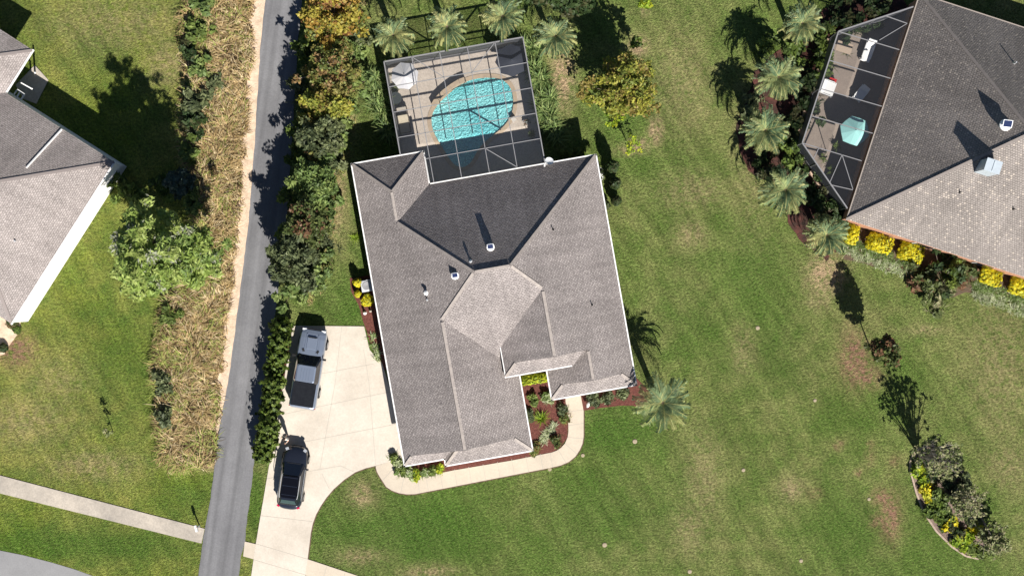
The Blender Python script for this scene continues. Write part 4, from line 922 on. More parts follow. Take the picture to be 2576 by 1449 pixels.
b = MB(); b.poly([(-.47, -1.5, 1.545), (.47, -1.5, 1.545), (.58, -1.86, 1.20), (-.58, -1.86, 1.20)][::-1]); b.build('rear_window', mat('tinted_green_glass', (.03, .055, .06), None, rough=.08, spec=.8), suv)
for yy in (.12, -.5, -1.15): b = MB(); b.box((0, yy, 1.615), (1.06, .05, .02)); b.build('roof_frame', M_dark, suv)
b = MB(); b.box((0, 2.27, .6), (.7, .06, .2)); b.build('grille', M_black, suv)

# ------------------------------------------------------------ person
def skinned(name, verts, edges, radii, mats, parent, matfn, sub=2):
    me = bpy.data.meshes.new(name); me.from_pydata(verts, edges, []); o = bpy.data.objects.new(name, me); COL.objects.link(o)
    sk = o.modifiers.new('skin', 'SKIN'); sk.use_smooth_shade = True; sv = me.skin_vertices[0].data if me.skin_vertices else None
    if sv is None:
        me.skin_vertices.add if False else None
    for i, r_ in enumerate(radii): o.data.skin_vertices[0].data[i].radius = r_ if isinstance(r_, tuple) else (r_, r_)
    o.data.skin_vertices[0].data[0].use_root = True
    ss = o.modifiers.new('sub', 'SUBSURF'); ss.levels = sub; ss.render_levels = sub
    dg = bpy.context.evaluated_depsgraph_get(); m2 = bpy.data.meshes.new_from_object(o.evaluated_get(dg)); bpy.data.objects.remove(o)
    m2.name = name; m2.materials.clear()
    for m in mats: m2.materials.append(m)
    for p in m2.polygons: p.material_index = matfn(p.center); p.use_smooth = True
    o2 = bpy.data.objects.new(name, m2); COL.objects.link(o2); o2.parent = parent; return o2
M_skin = mat('skin', (.50, .30, .21)); M_shirt = mat('cream_shirt', (.58, .52, .44), (.66, .60, .52), 3, bump=.01); M_short = mat('grey_shorts', (.16, .18, .20)); M_shoe = mat('white_shoe', (.6, .6, .6)); M_hair = mat('dark_hair', (.03, .02, .018), None, bump=.01, scale=10)
pc = P(725, 1097, 0)
person = thing('person', 'person in a cream shirt and grey shorts standing at the nose of the black car', 'person', (pc.x, pc.y, .056), R(150))
pv = [(0, 0, .95), (0, .01, 1.12), (0, .01, 1.30), (0, .0, 1.44), (0, .01, 1.52), (0, .03, 1.60), (0, .04, 1.70)]
pr_ = [(.15, .11), (.135, .10), (.165, .11), (.13, .085), (.055, .055), (.082, .095), (.078, .09)]; pe_ = [(i, i+1) for i in range(6)]
def chain(start, pts, rad):
    prev = start
    for p, r_ in zip(pts, rad): pv.append(p); pr_.append(r_); pe_.append((prev, len(pv)-1)); prev = len(pv)-1
    return prev
chain(0, [(.10, 0, .88), (.11, .02, .50), (.11, -.02, .12), (.12, .02, .05), (.13, .16, .035)], [.105, .062, .045, .045, .035])
chain(0, [(-.10, 0, .88), (-.13, .06, .50), (-.14, .10, .12), (-.14, .13, .05), (-.16, .27, .035)], [.105, .062, .045, .045, .035])
ha = chain(3, [(.19, 0, 1.40), (.26, -.02, 1.14), (.30, .12, .94), (.31, .18, .87)], [.062, .046, .034, .03])
hb = chain(3, [(-.19, 0, 1.40), (-.27, .0, 1.14), (-.24, .22, 1.06), (-.21, .29, 1.06)], [.062, .046, .034, .03])
skinned('body', pv, pe_, pr_, [M_skin, M_shirt, M_short, M_shoe], person, lambda c: (1 if (1.0 < c.z < 1.49 and (abs(c.x) < .245 or c.z > 1.22)) else 2 if (.52 < c.z <= 1.0 and abs(c.x) < .2) else 3 if c.z < .085 else 0))
for hp, dr in ((Vector((.31, .18, .87)), Vector((.1, .45, -.88))), (Vector((-.21, .29, 1.06)), Vector((.45, .88, .05)))):
    d = dr.normalized(); sx = d.cross(Vector((0, 0, 1))).normalized(); up = sx.cross(d)
    v_ = [tuple(hp), tuple(hp+d*.05)]; e_ = [(0, 1)]; r2 = [(.022, .03), (.02, .034)]
    for k, (off, ln) in enumerate(((-.03, .065), (-.01, .078), (.01, .072), (.03, .058))):
        a_ = hp+d*.075+sx*off; i0 = len(v_); v_ += [tuple(a_), tuple(a_+d*ln*.5-up*.006), tuple(a_+d*ln*.9-up*.022)]; e_ += [(1, i0), (i0, i0+1), (i0+1, i0+2)]; r2 += [.010, .009, .007]
    a_ = hp+d*.03-sx*.035; i0 = len(v_); v_ += [tuple(a_), tuple(a_-sx*.022+d*.03), tuple(a_-sx*.026+d*.055)]; e_ += [(0, i0), (i0, i0+1), (i0+1, i0+2)]; r2 += [.012, .010, .008]
    skinned('hand', v_, e_, r2, [M_skin], person, lambda c: 0, 1)
b = MB(); b.lathe([(.098, -.05), (.108, .01), (.095, .07), (.05, .115), (.01, .12)], 16); o = b.build('hair', M_hair, person, smooth=True, loc=(0, .015, 1.665)); o.scale = (.92, 1.08, 1)
b = MB(); b.box((.032, .128, 1.66), (.022, .008, .012), 0); b.box((-.032, .128, 1.66), (.022, .008, .012), 0); b.build('eyes', M_hair, person)
b = MB(); b.tube([(0, .12, 1.665), (0, .148, 1.635), (0, .12, 1.625)], [.008, .014, .01], 6); b.build('nose', M_skin, person, smooth=True)
b = MB(); b.box((0, .124, 1.59), (.045, .01, .012)); b.build('mouth', mat('lips', (.35, .12, .10)), person)
for sx in (-1, 1): b = MB(); b.lathe([(.001, -.01), (.018, -.006), (.02, .006), (.001, .01)], 8); o = b.build('ear', M_skin, person, loc=(sx*.086, .035, 1.645)); o.rotation_euler = (0, R(90), 0)

# ------------------------------------------------------------ small things
mbx = thing('mailbox', 'white mailbox on a post where the left sidewalk meets the lane', 'mailbox', P(502, 1322), R(15)); b = MB(); b.box((0, 0, .5), (.09, .09, 1.0)); b.build('post', M_white, mbx); b = MB()
prf = [(-.1, 0), (.1, 0), (.1, .12), (.07, .19), (0, .22), (-.07, .19), (-.1, .12)]
b.poly([(x, -.24, 1.0+z) for x, z in prf]); b.poly([(x, .24, 1.0+z) for x, z in prf][::-1])
for i in range(7): j = (i+1) % 7; b.poly([(prf[i][0], -.24, 1+prf[i][1]), (prf[i][0], .24, 1+prf[i][1]), (prf[j][0], .24, 1+prf[j][1]), (prf[j][0], -.24, 1+prf[j][1])])
b.build('box', M_white, mbx); b = MB(); b.box((.11, .1, 1.2), (.015, .05, .12)); b.build('flag', M_cushr, mbx)
ut = thing('pipe_stub', 'small white plastic pipe lying at the south end of the dry grass strip', 'pipe', P(452, 1161, .1), R(-8)); b = MB(); b.tube([(-.22, 0, 0), (.22, 0, 0)], .08, 10); b.build('pipe', M_white, ut)
ac = thing('air_conditioner', 'grey air conditioning unit between the yellow shrubs and the west wall', 'air conditioner', (P(923, 719, .8).x, P(923, 719, .8).y, 0), R(10)); b = MB(); b.box((0, 0, .42), (.85, .85, .8)); b.build('case', mat('ac_grey', (.5, .52, .54)), ac); b = MB(); b.lathe([(.32, .84), (.34, .86), (.3, .87), (.02, .85)], 20); b.build('fan_grille', M_alud, ac); b = MB(); b.box((-.2, .2, .835), (.4, .4, .03)); b.build('top_panel', M_metal, ac)
go = thing('garden_ornament', 'white heron-shaped garden ornament on the red mulch beside the walkway', 'ornament', P(1478, 1018), R(-20)); b = MB(); b.tube([(0, .0, 0), (0, 0, .42)], .02, 6); b.tube([(0, -.16, .45), (0, -.02, .5), (0, .12, .48), (0, .26, .42)], [.05, .13, .1, .02], 8); b.tube([(0, -.12, .5), (-.04, -.14, .72), (-.06, -.02, .85), (-.07, .05, .84)], [.05, .03, .035, .015], 7); b.build('figure', M_white, go, smooth=True)
for k, (x, y, w) in enumerate(((918, 787, .16), (932, 782, .12))):
    g_ = thing('garden_ornament', ['pale stone ornament at the bed edge below the yellow shrubs', 'small grey stone ornament close to the wall below the yellow shrubs'][k], 'ornament', P(x, y)); b = MB(); b.lathe([(.02, 0), (w, 0), (w*.7, .2), (w*.4, .32), (w*.55, .42), (w*.3, .52), (.01, .54)], 12); b.build('stone', M_white if k == 0 else M_oldc, g_)
stone_m = mat('pale_stone', (.36, .30, .20), (.26, .22, .15), 6, bump=.02)
for k, (x, y, s_, lb) in enumerate(((1858, 959, 0, ''), (1597, 1110, .25, 'pale round valve lid on the lawn south of the front palm'), (1521, 1370, .25, 'pale round valve lid near the bottom edge of the middle lawn'), (1906, 825, .22, 'pale round lid in the lawn right of the house, level with its front palm'), (1870, 1182, .2, 'pale round lid in the middle of the right lawn'),
      (1735, 1437, .22, 'pale round lid at the bottom edge of the lawn'), (2015, 1410, .2, 'small pale lid in the lower right lawn, left of the brown patches'), (2186, 1255, .18, 'small white lid beside the brown bare patch'), (2050, 1007, .18, 'small pale lid in the lawn between the house and the lone tree'), (1383, 1180, .2, 'brown round lid touching the outer edge of the curved walkway'), (1466, 1145, .2, 'brown round lid at the outer bend of the walkway'))):
    if not s_: continue
    s_ *= .72; b = MB(); b.lathe([(s_, -.02), (s_, .03), (s_*.8, .05), (.01, .06)], 9); o = b.build('valve_lid', stone_m, loc=P(x, y)); tag(o, lb, 'lid', 'round lids set in the lawn')

# ------------------------------------------------------------ vegetation
# tall dry grass strip (uncountable)
r = np.random.default_rng(5); lv = Leaves(); ys = np.array([p[1] for p in dg_left]); xl = np.array([p[0] for p in dg_left]); yr = np.array([p[1] for p in dg_right]); xr = np.array([p[0] for p in dg_right])
W6 = [.26, .24, .15, .14, .08, .13]; W6g = [.12, .14, .12, .42, .12, .08]
for k in range(2300):
    y = r.uniform(-50, 1172); a_, b_ = np.interp(y, ys, xl), np.interp(y, yr, xr); t = r.random(); x = a_+6+(b_-a_-14)*t
    if 500 < y < 760 and x < 565 and r.random() < .4: continue
    c = P(x, y); nz = math.sin(x*.045+y*.021)*math.sin(y*.033-x*.02)
    gr = (t < .30+.16*nz) or (y > 1090 and t > .5) or (nz > .75 and r.random() < .5)
    hs = 1.0 if t < .8 else .62
    base = r.choice(6, p=W6g if gr else W6); w_ = np.array(W6g if gr else W6)*.4; w_[base] += .6
    az = 2.2+1.6*math.sin(x*.03+y*.017)+r.normal()*.6
    n_ = 22; L_ = 1.35*hs*(.7+.5*r.random())
    p0 = np.tile(np.array((c.x, c.y, 0)), (n_, 1))+np.stack([r.normal(size=n_)*.16, r.normal(size=n_)*.16, np.zeros(n_)], 1)
    azs = az+r.normal(size=n_)*.75; h_ = np.stack([np.cos(azs), np.sin(azs), np.zeros(n_)], 1); sd_ = np.stack([-np.sin(azs), np.cos(azs), np.zeros(n_)], 1)
    aa = 1.35-.35*r.random(n_); m_ = r.choice(6, size=n_, p=w_); prev = p0; ln = L_*(.6+.5*r.random(n_)); turn = r.normal(size=n_)*.25+.2
    for q in range(4):
        nx = prev+(ln/4)[:, None]*(h_*np.cos(aa)[:, None]+np.array([0, 0, 1])*np.sin(aa)[:, None]); w0 = .038*(1-q/4.6); w1 = .038*(1-(q+1)/4.6)
        lv.v.append(np.stack([prev-sd_*w0, prev+sd_*w0, nx+sd_*w1, nx-sd_*w1], 1)); lv.m.append(m_); prev = nx; aa = aa-.52-.2*r.random(n_)
        azs = azs+turn; h_ = np.stack([np.cos(azs), np.sin(azs), np.zeros(n_)], 1); sd_ = np.stack([-np.sin(azs), np.cos(azs), np.zeros(n_)], 1)
tag(lv.build('dry_grass', L['dry']), 'tall dry tan grass filling the strip beside the lane', 'dry grass', kind='stuff')
# sparse weeds at the foot of the tree row
lv = Leaves()
for k in range(260):
    y = r.uniform(0, 760); x = np.interp(y, [0, 150, 300, 400, 520, 700, 760], [905, 885, 865, 835, 825, 810, 760])+r.normal()*9; c = P(x, y)
    blades(lv, r, (c.x, c.y, 0), 14, .5, .04, 6, rise=.9, droop=.7, wts=[.2, .15, .05, .5, .02, .08], jit=.12)
tag(lv.build('rough_grass', L['dry']), 'rough yellow grass along the edge of the tree row', 'rough grass', kind='stuff')
# west side
make_tree('pine_tree', 'tall feathery light green pine rising from the left lawn beside the dry grass', 'tree', 412, 635, 150, 13.5, 'pine', 11, flat=1.2, ncl=480, per=46, size=.12, crad=.44, trunk_r=.2, rpy=125, shell=.2, low=.12, elong=3.2, bare=30, wts=[.33, .38, .2, .09])
make_tree('evergreen_tree', 'slim blue grey evergreen at the top right of the tall pine', 'tree', 448, 455, 38, 3.8, 'blue', 12, ncl=40, per=50, size=.18, crad=.3, low=.1, elong=2.2)
for k, (x, y, rr_, h, pl_, lb) in enumerate(((505, 25, 30, 2.0, 'sage', 'dark green bush at the top end of the dry grass strip'), (495, 85, 30, 1.8, 'lgreen', 'second bush down the left edge of the dry grass, mid green'), (487, 130, 26, 1.8, 'dark', 'dark leggy bush on the left edge of the dry grass, third from the top'), (488, 178, 30, 1.6, 'sage', 'low green bush on the left edge of the dry grass, fourth from the top'),
     (492, 255, 34, 2.2, 'olive', 'large dark bush where the pine shadow reaches the dry grass'), (490, 320, 32, 2.0, 'dark', 'dark bush just below the largest dark bush by the dry grass'), (478, 385, 26, 1.6, 'lgreen', 'pale green bush above the blue grey evergreen'), (482, 505, 24, 1.8, 'sage', 'green bush between the evergreen and the pine'),
     (400, 470, 26, 1.2, 'green', 'bright low bush between the house corner and the blue grey evergreen'), (425, 800, 24, 1.2, 'lgreen', 'small green bush at the bottom right of the pine crown'), (410, 970, 26, 1.6, 'olive', 'dark bush in the lower half of the dry grass strip'), (415, 1050, 26, 1.5, 'olive', 'olive bush near the bottom of the dry grass strip, left side'),
     (545, 215, 24, 1.3, 'olive', 'olive bush in the middle of the dry grass near the top'), (300, 470, 30, 2.2, 'green', 'dark green bush against the corner of the left house'), (340, 500, 30, 2.0, 'green', 'green bush between the left house corner and the pine'))):
    wild_bush('bush', lb, 'bush', x, y, rr_*.85, h*.75, pl_, 60+k, group='bushes along the dry grass strip')
sp_ = make_tree('sapling', 'thin leafless sapling alone on the left lawn', 'sapling', 268, 1090, 13, 2.6, 'bare', 13, ncl=8, per=12, size=.1, crad=.15, trunk_r=.03, low=.15)
make_bush('bush', 'small dark bush in the rocks by the left house corner', 'bush', 28, 812, 16, .7, 'maroon', 14, size=.1); make_bush('bush', 'green bush in the rocks below the left house corner', 'bush', 40, 830, 12, .6, 'green', 15, size=.1); make_bush('bush', 'lowest dark bush at the left edge in the rocks', 'bush', 6, 875, 14, .6, 'dark', 16, size=.1)
# tree row between lane and house
G_ = 'trees along the east side of the lane'
make_tree('autumn_tree', 'yellow and orange autumn tree at the top of the row beside the lane', 'tree', 840, 28, 98, 8.2, 'orange', 21, ncl=120, per=60, size=.16, crad=.5, rpy=88, shell=.4, group=G_, bare=20, wts=[.26, .4, .16, .18])
make_tree('autumn_tree', 'sparse rust and olive autumn tree, second down the row beside the lane', 'tree', 835, 175, 88, 7.2, 'rust', 22, ncl=110, per=44, size=.15, crad=.38, rpy=85, shell=.35, group=G_, bare=26, twig=M_twig, low=.2)
make_tree('autumn_tree', 'gold and green autumn tree, third down the row beside the lane', 'tree', 818, 262, 76, 6.4, 'gold', 29, ncl=84, per=50, size=.15, crad=.4, rpy=50, shell=.35, group=G_, bare=10, low=.2)
make_tree('bushy_tree', 'dark green bushy tree between the gold tree and the pale green tree', 'tree', 803, 345, 66, 6.2, 'olive', 23, ncl=90, per=60, size=.15, crad=.42, rpy=58, shell=.35, group=G_, low=.1, elong=2.0)
make_tree('bushy_tree', 'pale green bushy tree in the middle of the row beside the lane', 'tree', 792, 450, 62, 6.0, 'sage', 24, ncl=86, per=60, size=.15, crad=.42, rpy=78, shell=.35, group=G_, low=.1, elong=2.2)
make_bush('bush', 'small rust coloured bush poking out of the pale green tree', 'bush', 788, 385, 18, 4.2, 'rust', 25, size=.17, per=500)
make_tree('bushy_tree', 'dark tree with a few red leaves above the olive tree', 'tree', 775, 560, 58, 6.6, 'maroon', 26, ncl=80, per=54, size=.15, crad=.42, rpy=62, shell=.35, group=G_, low=.1)
make_tree('olive_tree', 'grey green olive tree at the bottom of the row above the hedge', 'tree', 742, 648, 72, 6.2, 'olive', 27, ncl=100, per=60, size=.15, crad=.42, rpy=80, shell=.35, group=G_, low=.08, elong=2.6, bare=16, twig=M_twig)
for k in range(10):
    t = k/9; make_bush('hedge_shrub', ['hedge shrub at the top end beside the truck hood, lit from the right', 'second hedge shrub from the top, beside the truck cab', 'third hedge shrub from the top, beside the truck cab rear', 'fourth hedge shrub from the top, beside the truck bed', 'fifth hedge shrub from the top, at the truck tail', 'sixth hedge shrub from the top, just above the person shadow', 'seventh hedge shrub from the top, left of the person shadow', 'eighth hedge shrub from the top, left of the person', 'ninth hedge shrub from the top, beside the black car hood', 'hedge shrub at the bottom end, beside the black car'][k], 'hedge shrub',
      706-t*43+(k%3-1)*2, 824+t*316, 31-(k*7%4), 2.0+.3*(k*5%3), 'hedge', 80+k, rpy=25, size=.17, per=1300, lump=.28, group='hedge shrubs between lane and driveway')
for k, (x, y, q) in enumerate(((900, 70, 'olive'), (770, 110, 'green'), (890, 140, 'sage'), (760, 230, 'olive'), (885, 215, 'sage'), (870, 290, 'sage'), (850, 350, 'sage'), (765, 300, 'green'), (750, 395, 'green'), (838, 400, 'olive'), (820, 500, 'sage'), (735, 500, 'green'), (760, 515, 'olive'), (815, 590, 'olive'), (735, 590, 'green'), (800, 660, 'sage'), (790, 710, 'sage'), (735, 725, 'sage'))):
    wild_bush('bush', ['olive undergrowth right of the topmost autumn tree', 'undergrowth on the lane side below the topmost autumn tree', 'sage bush on the garden side between the two topmost trees', 'olive undergrowth on the lane side of the rust tree', 'sage bush on the garden side of the rust tree', 'sage bush on the garden side of the gold tree', 'sage bush level with the top of the west side shade', 'green undergrowth on the lane side of the gold tree', 'green undergrowth on the lane side above the pale green tree', 'olive undergrowth on the garden side above the pale green tree', 'sage bush at the garden side foot of the pale green tree', 'green undergrowth at the lane side foot of the pale green tree', 'olive bush just above the tree with red leaves', 'olive bush on the garden side of the tree with red leaves', 'green bush on the lane side of the tree with red leaves', 'sage bush on the garden side of the olive tree', 'sage bush at the lower right foot of the olive tree', 'sage bush at the very bottom end of the tree row'][k], 'bush', x, y, 30, 2.2, q, 600+k, group='undergrowth of the tree row by the lane')
# beside the pool enclosure
for k, (x, y) in enumerate(((942, 195), (948, 232), (953, 268), (961, 312))): spiky('strap_leaf_plant', ['arching strap-leaf clump, top of the row west of the pool enclosure', 'second arching clump from the top, west of the pool enclosure', 'third arching clump from the top, west of the pool enclosure', 'lowest arching clump west of the pool enclosure, above the black shade'][k], 'shrub', x, y, 1.25, 'strap', 100+k, n=36, width=.12, hgt=.6, clump=4, crad=.3, group='strap-leaf clumps west of the enclosure', rise=1.0, droop=.7)
for k, (x, y) in enumerate(((1338, 120), (1350, 160), (1362, 205), (1372, 245), (1380, 285), (1393, 322))): spiky('strap_leaf_plant', ['strap-leaf clump at the north east corner of the pool enclosure', 'second strap-leaf clump down the east side of the pool enclosure', 'third strap-leaf clump down the east side of the pool enclosure', 'fourth strap-leaf clump down the east side of the pool enclosure', 'fifth strap-leaf clump down the east side of the pool enclosure', 'yellowish strap-leaf clump at the bottom of the east side row'][k], 'shrub', x, y, 1.2, 'strap', 110+k, n=36, width=.12, hgt=.6, clump=4, crad=.3, group='strap-leaf clumps east of the enclosure', rise=1.0, droop=.7)
G2 = 'palms around the pool enclosure'
make_palm('green feather palm off the north west corner of the pool enclosure', 990, 90, 1.85, 3.9, 1, G2)
make_palm('feather palm with sparse fronds, second from the left behind the pool enclosure', 1125, 68, 1.95, 3.9, 2, G2, 30)
make_palm('yellowish feather palm behind the right half of the pool enclosure', 1264, 42, 1.9, 4.0, 3, G2)
make_palm('pale feather palm off the north east corner of the pool enclosure', 1397, 92, 1.85, 3.6, 4, G2, 44)
make_palm('large feather palm at the front corner of the middle house', 1667, 1012, 2.6, 4.1, 5, 'palms', 36)
G3 = 'palms left of the brick house'
for k, (x, y, rd, lb) in enumerate(((2018, 60, 1.9, 'topmost feather palm in the column left of the brick house'), (1958, 195, 2.0, 'second feather palm from the top left of the brick house'), (1925, 328, 2.1, 'third feather palm from the top left of the brick house'), (1975, 478, 2.2, 'fourth feather palm from the top, where the enclosure angles in'), (2080, 592, 1.9, 'lowest feather palm, beside the first yellow shrub of the brick house'))):
    make_palm(lb, x, y, rd, 3.7 if k < 4 else 2.8, 200+k, G3, 44)
for k, (x, y, lb) in enumerate(((2065, 105, 'green understorey shrub between the top two palms'), (2000, 130, 'green understorey shrub right of the second palm top'), (2120, 30, 'dark shrub in the shade above the enclosure'), (2010, 410, 'dark shrub between third and fourth palm beside the patio kerb'), (2110, 545, 'dark shrub under the corner of the brick house roof'))):
    wild_bush('shrub', lb, 'shrub', x, y, 26, 1.1, 'green' if k < 2 else 'dark', 220+k)
make_tree('autumn_tree', 'yellow green autumn tree standing right of the pool enclosure', 'tree', 1568, 220, 98, 7.4, 'gold', 30, ncl=220, per=44, size=.14, crad=.42, rpy=92, low=.12, shell=.15, bare=20)
make_tree('evergreen_tree', 'dark evergreen tree at the top edge right of the pool palms', 'tree', 1440, -8, 62, 6.5, 'dark', 34, ncl=80, per=60, size=.22, crad=.5, rpy=50)
make_tree('evergreen_tree', 'shaded dark tree at the top edge between two palms', 'tree', 1350, -30, 40, 5.5, 'dark', 35, ncl=40, per=60, size=.22, crad=.45)
make_tree('sapling', 'green sapling in a pale mulch ring right of the autumn tree', 'sapling', 1600, 108, 16, 3.4, 'green', 36, ncl=14, per=26, size=.13, crad=.2, trunk_r=.04, low=.35)
make_tree('sapling', 'bright green sapling at the top edge of the right lawn', 'sapling', 1624, 8, 17, 2.6, 'lime', 37, ncl=12, per=26, size=.13, crad=.22, trunk_r=.03, low=.1)
make_tree('sapling', 'lime green sapling below the autumn tree, nearer the house', 'sapling', 1542, 300, 22, 3.0, 'lime', 38, ncl=12, per=22, size=.12, crad=.22, trunk_r=.03, low=.3)
make_tree('sapling', 'thin yellow green sapling beside the sandy bare patch', 'sapling', 1590, 368, 26, 3.6, 'lime', 39, ncl=16, per=14, size=.1, crad=.22, trunk_r=.03, low=.2, bare=6)
for k, (x, y, rr_, h) in enumerate(((1543, 418, 16, 2.6), (1549, 460, 16, 2.0), (1551, 504, 15, 1.6), (1524, 515, 13, 1.2))): make_bush('ball_shrub', ['tall clipped dark shrub at the back right corner of the middle house', 'round clipped dark shrub, second along the right wall of the house', 'round clipped dark shrub, third along the right wall, on the lawn side', 'small clipped shrub closest to the right wall of the house'][k], 'shrub', x, y, rr_, h, 'dark', 240+k, size=.1, per=1300, group='clipped shrubs at the back right corner')
make_bush('flowering_bush', 'small bush with white flowers against the right eave of the house', 'bush', 1511, 440, 9, 1.0, 'whitef', 250, rpy=18, size=.14, per=260)
for k, x in enumerate((1416, 1436, 1456, 1478)): make_bush('low_shrub', ['leftmost', 'second', 'third', 'rightmost'][k]+' of four low round shrubs in the black shade behind the house', 'shrub', x, 384-(x-1416)*.14, 9, .6, 'lgreen', 255+k, size=.1, group='low shrubs in the shade behind the house')
for k, (x, y, q, lb) in enumerate(((2150, 55, 'dark', 'dark undergrowth shrub beside the top corner of the brick house enclosure'), (2070, 160, 'green', 'undergrowth shrub between the second palm and the enclosure wall'), (2045, 215, 'dark', 'dark undergrowth shrub right of the second palm'), (2030, 265, 'dark', 'dark undergrowth shrub above the third palm beside the enclosure'), (2000, 320, 'dark', 'dark undergrowth shrub right of the third palm'), (1990, 380, 'green', 'undergrowth shrub just above the angled kerb'), (2050, 500, 'dark', 'dark undergrowth shrub right of the fourth palm'), (2195, 15, 'dark', 'dark undergrowth shrub behind the top edge of the enclosure'), (2080, 545, 'dark', 'dark undergrowth shrub above the lowest palm'), (1930, 120, 'green', 'undergrowth shrub on the lawn side below the topmost palm'), (1893, 262, 'olive', 'olive undergrowth shrub on the lawn side between second and third palm'), (1925, 420, 'dark', 'dark undergrowth shrub on the lawn side above the fourth palm'))):
    wild_bush('shrub', lb, 'shrub', x, y, 28, 1.3, q, 500+k, group='undergrowth shrubs added to darken the bed around the palms')  # dense shrubs added so the palm bed reads as deep shade
# west wall bed
for k, (x, y, rr_, ry_) in enumerate(((898, 711, 13, 13), (899, 739, 10, 11), (923, 756, 17, 17))): make_bush('yellow_shrub', ['round clipped yellow shrub, topmost of three by the west wall', 'smallest yellow shrub, between two others by the west wall', 'largest yellow shrub by the west wall, below the air conditioner'][k], 'shrub', x, y, rr_, 1.3 if k == 0 else .9, 'yellow', 260+k, rpy=ry_, size=.09, per=900, group='yellow shrubs by the west wall')
for k, (x, y) in enumerate(((936, 848), (942, 872), (948, 884), (948, 900))): spiky('spiky_plant', ['pale spiky plant at the top of the driveway edge bed', 'second pale spiky plant down the driveway edge', 'third pale spiky plant down the driveway edge', 'lowest green spiky plant where the bed meets the garage wall'][k], 'plant', x, y, .5, 'pale', 270+k, n=36, width=.08, hgt=.3, group='spiky plants at the driveway edge')
spiky('spiky_plant', 'dark small palm-like plant on the grass strip west of the house', 'plant', 893, 598, .6, 'lime', 275, n=40, width=.06, hgt=.4, wts=[.3, .7, 0])
# front beds
make_bush('lime_hedge', 'lime yellow clipped hedge in the recess by the front door', 'hedge', 1343, 953, 34, .9, 'lime', 280, rpy=14, size=.1, per=1600, boxy=True, rot=R(8), wts=[.25, .15, .6])
spiky('spiky_plant', 'bright green spiky fan plant in the courtyard mulch', 'plant', 1361, 1052, .78, 'lime', 281, n=80, width=.07, hgt=.4, wts=[.35, .65, 0], droop=.4)
for k, (x, y) in enumerate(((1392, 1072), (1382, 1085), (1372, 1098), (1366, 1108))): spiky('variegated_plant', ['topmost cream striped plant beside the green fan plant', 'second cream striped plant in the courtyard mulch', 'third cream striped plant in the courtyard mulch', 'lowest cream striped plant in the courtyard mulch'][k], 'plant', x, y, .5, 'pale', 285+k, n=60, width=.07, hgt=.35, wts=[.4, .1, 0, .5], group='cream striped plants in the courtyard')
for k, (x, y, pl_) in enumerate(((1343, 1008, 'lgreen'), (1378, 1003, 'pale'), (1330, 1045, 'olive'), (1415, 1030, 'olive'), (1418, 1052, 'rust'), (1345, 1130, 'rust'), (1400, 1110, 'maroon'))): wild_bush('low_shrub', ['small green shrub in the courtyard mulch near the lime hedge', 'pale leafy shrub right of the small green one in the courtyard', 'grey green shrub against the garage wing wall', 'thin shrub at the courtyard side of the walkway', 'rust tinted shrub at the courtyard side of the walkway', 'rusty low plant at the bottom corner of the garage wing', 'dark low plant at the bend of the walkway'][k], 'shrub', x, y, 9, .5, pl_, 290+k)
fr = [(992, 1150, 12, 'lgreen'), (1004, 1168, 13, 'pale'), (1014, 1182, 12, 'lgreen'), (1030, 1190, 12, 'pale'), (1048, 1193, 11, 'lime'), (1068, 1190, 10, 'pale'), (1088, 1186, 10, 'lgreen'), (1106, 1181, 9, 'lime')]
for k, (x, y, rr_, pl_) in enumerate(fr): wild_bush('low_shrub', ['dark and green shrub at the garage corner beside the driveway', 'second low shrub around the garage corner', 'third low shrub around the garage corner', 'fourth low shrub around the garage corner, at the walkway bend', 'fifth low shrub, below the first garage eave', 'sixth low shrub along the garage front', 'seventh low shrub along the garage front', 'last low shrub of the row along the garage front'][k], 'shrub', x, y, rr_*.62, .5, pl_, 300+k, group='low shrubs around the garage corner')
for k, (x, y) in enumerate(((1495, 1002), (1530, 1000), (1568, 992))): wild_bush('low_shrub', ['left', 'middle', 'right'][k]+' small dark shrub in the mulch under the porch eave', 'shrub', x, y, 10, .4, 'olive', 315+k, group='small shrubs under the porch eave')
# brick house foundation planting
for k, (x, y, rx_, ry_, h) in enumerate(((2142, 590, 17, 24, 1.0), (2212, 613, 32, 22, .9), (2291, 637, 32, 23, .9), (2493, 696, 28, 20, .9), (2568, 720, 26, 22, .9))): make_bush('yellow_shrub', ['narrow yellow clipped shrub next to the lowest palm', 'wide yellow clipped shrub, second from the brick house corner', 'wide yellow clipped shrub left of the dark red shrubs', 'yellow clipped shrub with a shadow across it right of the dark red shrubs', 'yellow clipped shrub at the right picture edge'][k], 'shrub', x, y, rx_, h, 'yellow', 330+k, rpy=ry_, size=.14, per=1300, boxy=True, rot=R(-18), group='yellow clipped shrubs of the brick house')
lv = Leaves(); r = np.random.default_rng(77)
for k in range(420):
    t = r.random(); x = 2120+t*490; y = 596+t*160+r.uniform(0, 46)
    if 2300 < x < 2450: continue
    c = P(x, y); blades(lv, r, (c.x, c.y, 0), 18, .4, .06, 4, rise=.9, droop=.7, wts=[.3, .15, .15, .4] if y > 622+t*160 else [.1, .1, .75, .05], jit=.1)
tag(lv.build('ground_cover', L['pale']), 'pale striped ground cover in front of the brick house', 'ground cover', kind='stuff')
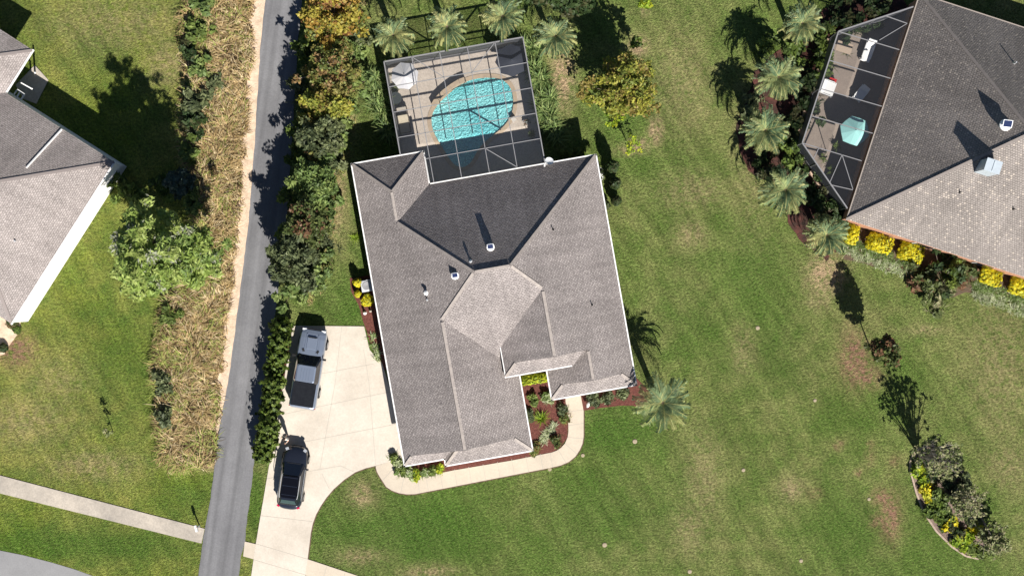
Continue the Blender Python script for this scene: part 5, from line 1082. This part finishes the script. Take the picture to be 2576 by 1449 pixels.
for k, (x, y, rr_, h, pl_) in enumerate(((2320, 690, 30, 1.2, 'maroon'), (2375, 675, 36, 2.4, 'dark'), (2390, 690, 28, 2.0, 'hedge'), (2420, 700, 26, 1.3, 'maroon'), (2370, 735, 38, .8, 'bare'), (2345, 720, 26, .9, 'maroon'))): wild_bush('shrub', ['dark red shrub right of the third yellow shrub', 'tall dark shrub close to the brick wall', 'bright green topped shrub among the dark red ones', 'dark red shrub left of the shadowed yellow shrub', 'grey brown sprawling shrub at the lawn edge of the red shrub group', 'reddish low shrub at the lower left of the red shrub group'][k], 'shrub', x, y, rr_, h, pl_, 340+k, group='dark shrubs in front of the brick house')
# lone tree and island bed on the right
make_tree('young_tree', 'lone young tree with dark red green leaves on the right lawn', 'tree', 2226, 881, 38, 6.0, 'maroon', 50, ncl=70, per=40, size=.15, crad=.3, trunk_r=.05, low=.26, shell=.2)
for k, (x, y, rr_, h, lb) in enumerate(((2356, 1152, 66, 5.8, 'bare grey multi-stem tree at the top of the island bed'), (2430, 1262, 54, 3.8, 'bare grey multi-stem tree in the middle of the island bed'), (2500, 1360, 44, 2.4, 'bare low multi-stem tree at the lower right end of the island bed'))):
    zc2 = h*.55; c = P(x, y, zc2); rt = thing('bare_tree', lb, 'tree', (c.x-.35, c.y+.1, 0), group='bare multi-stem trees in the island bed'); r = np.random.default_rng(350+k); tb = MB(); tips = []
    rad = rr_*(1-zc2/H)/S
    for j in range(46):
        az = r.random()*6.283; rr2 = rad*(.25+.75*r.random()); e = Vector((math.cos(az)*rr2+.35, math.sin(az)*rr2-.1, h*(1-.45*(rr2/rad)**2)*(.8+.25*r.random()))); m_ = e*.45+Vector((0, 0, h*.06))
        tb.tube([(r.normal()*.08, r.normal()*.08, 0), m_, e], [.05, .03, .013], 4, cap=False); tips.append(np.array(e))
        for q_ in range(3):
            d_ = Vector(r.normal(size=3))*.28; d_.z = abs(d_.z); f0 = m_.lerp(e, .3+.6*r.random()); tb.tube([f0, f0+d_], [.011, .005], 3, cap=False); tips.append(np.array(f0+d_))
    tb.build('stems', M_twig, rt)
    lv = Leaves(); leaf_cloud(lv, r, tips, .15, 9, .11, 3); lv.build('leaves', L['bare'], rt)
isl = [(2320, 1190, 20, .7, 'lime', 'lime green shrub below the top bare tree'), (2345, 1185, 24, .8, 'dark', 'dark shrub right of the lime green shrub in the island bed'), (2380, 1205, 26, .8, 'dark', 'dark shrub in the middle of the upper island bed'), (2335, 1240, 14, .6, 'yellow', 'yellow shrub in the upper island bed'), (2360, 1255, 20, .6, 'green', 'green shrub right below the yellow shrub of the island bed'), (2345, 1290, 18, .6, 'hedge', 'green shrub at the left kerb of the island bed'),
       (2372, 1292, 18, .5, 'green', 'green shrub in the centre of the island bed'), (2392, 1320, 14, .5, 'yellow', 'lower left yellow shrub of the island bed'), (2455, 1325, 13, .5, 'yellow', 'lower right yellow shrub of the island bed'), (2420, 1360, 20, .6, 'lime', 'lime green shrub near the bottom kerb of the island bed'), (2410, 1340, 16, .7, 'dark', 'dark shrub between the lower yellow shrubs'), (2448, 1300, 20, .6, 'olive', 'olive shrub by the right kerb of the island bed'),
       (2420, 1230, 24, .7, 'olive', 'olive shrub under the middle bare tree'), (2445, 1380, 10, .4, 'lgreen', 'tiny shrub at the bottom tip of the island bed'), (2468, 1390, 9, .4, 'lgreen', 'last tiny shrub at the bottom tip of the island bed'), (2310, 1165, 12, .5, 'green', 'small green shrub at the top left kerb of the island bed'), (2400, 1165, 18, .6, 'olive', 'olive shrub at the top right of the island bed')]
for k, (x, y, rr_, h, pl_, lb) in enumerate(isl): wild_bush('shrub', lb, 'shrub', x, y, rr_, h, pl_, 370+k, group='shrubs in the island bed')
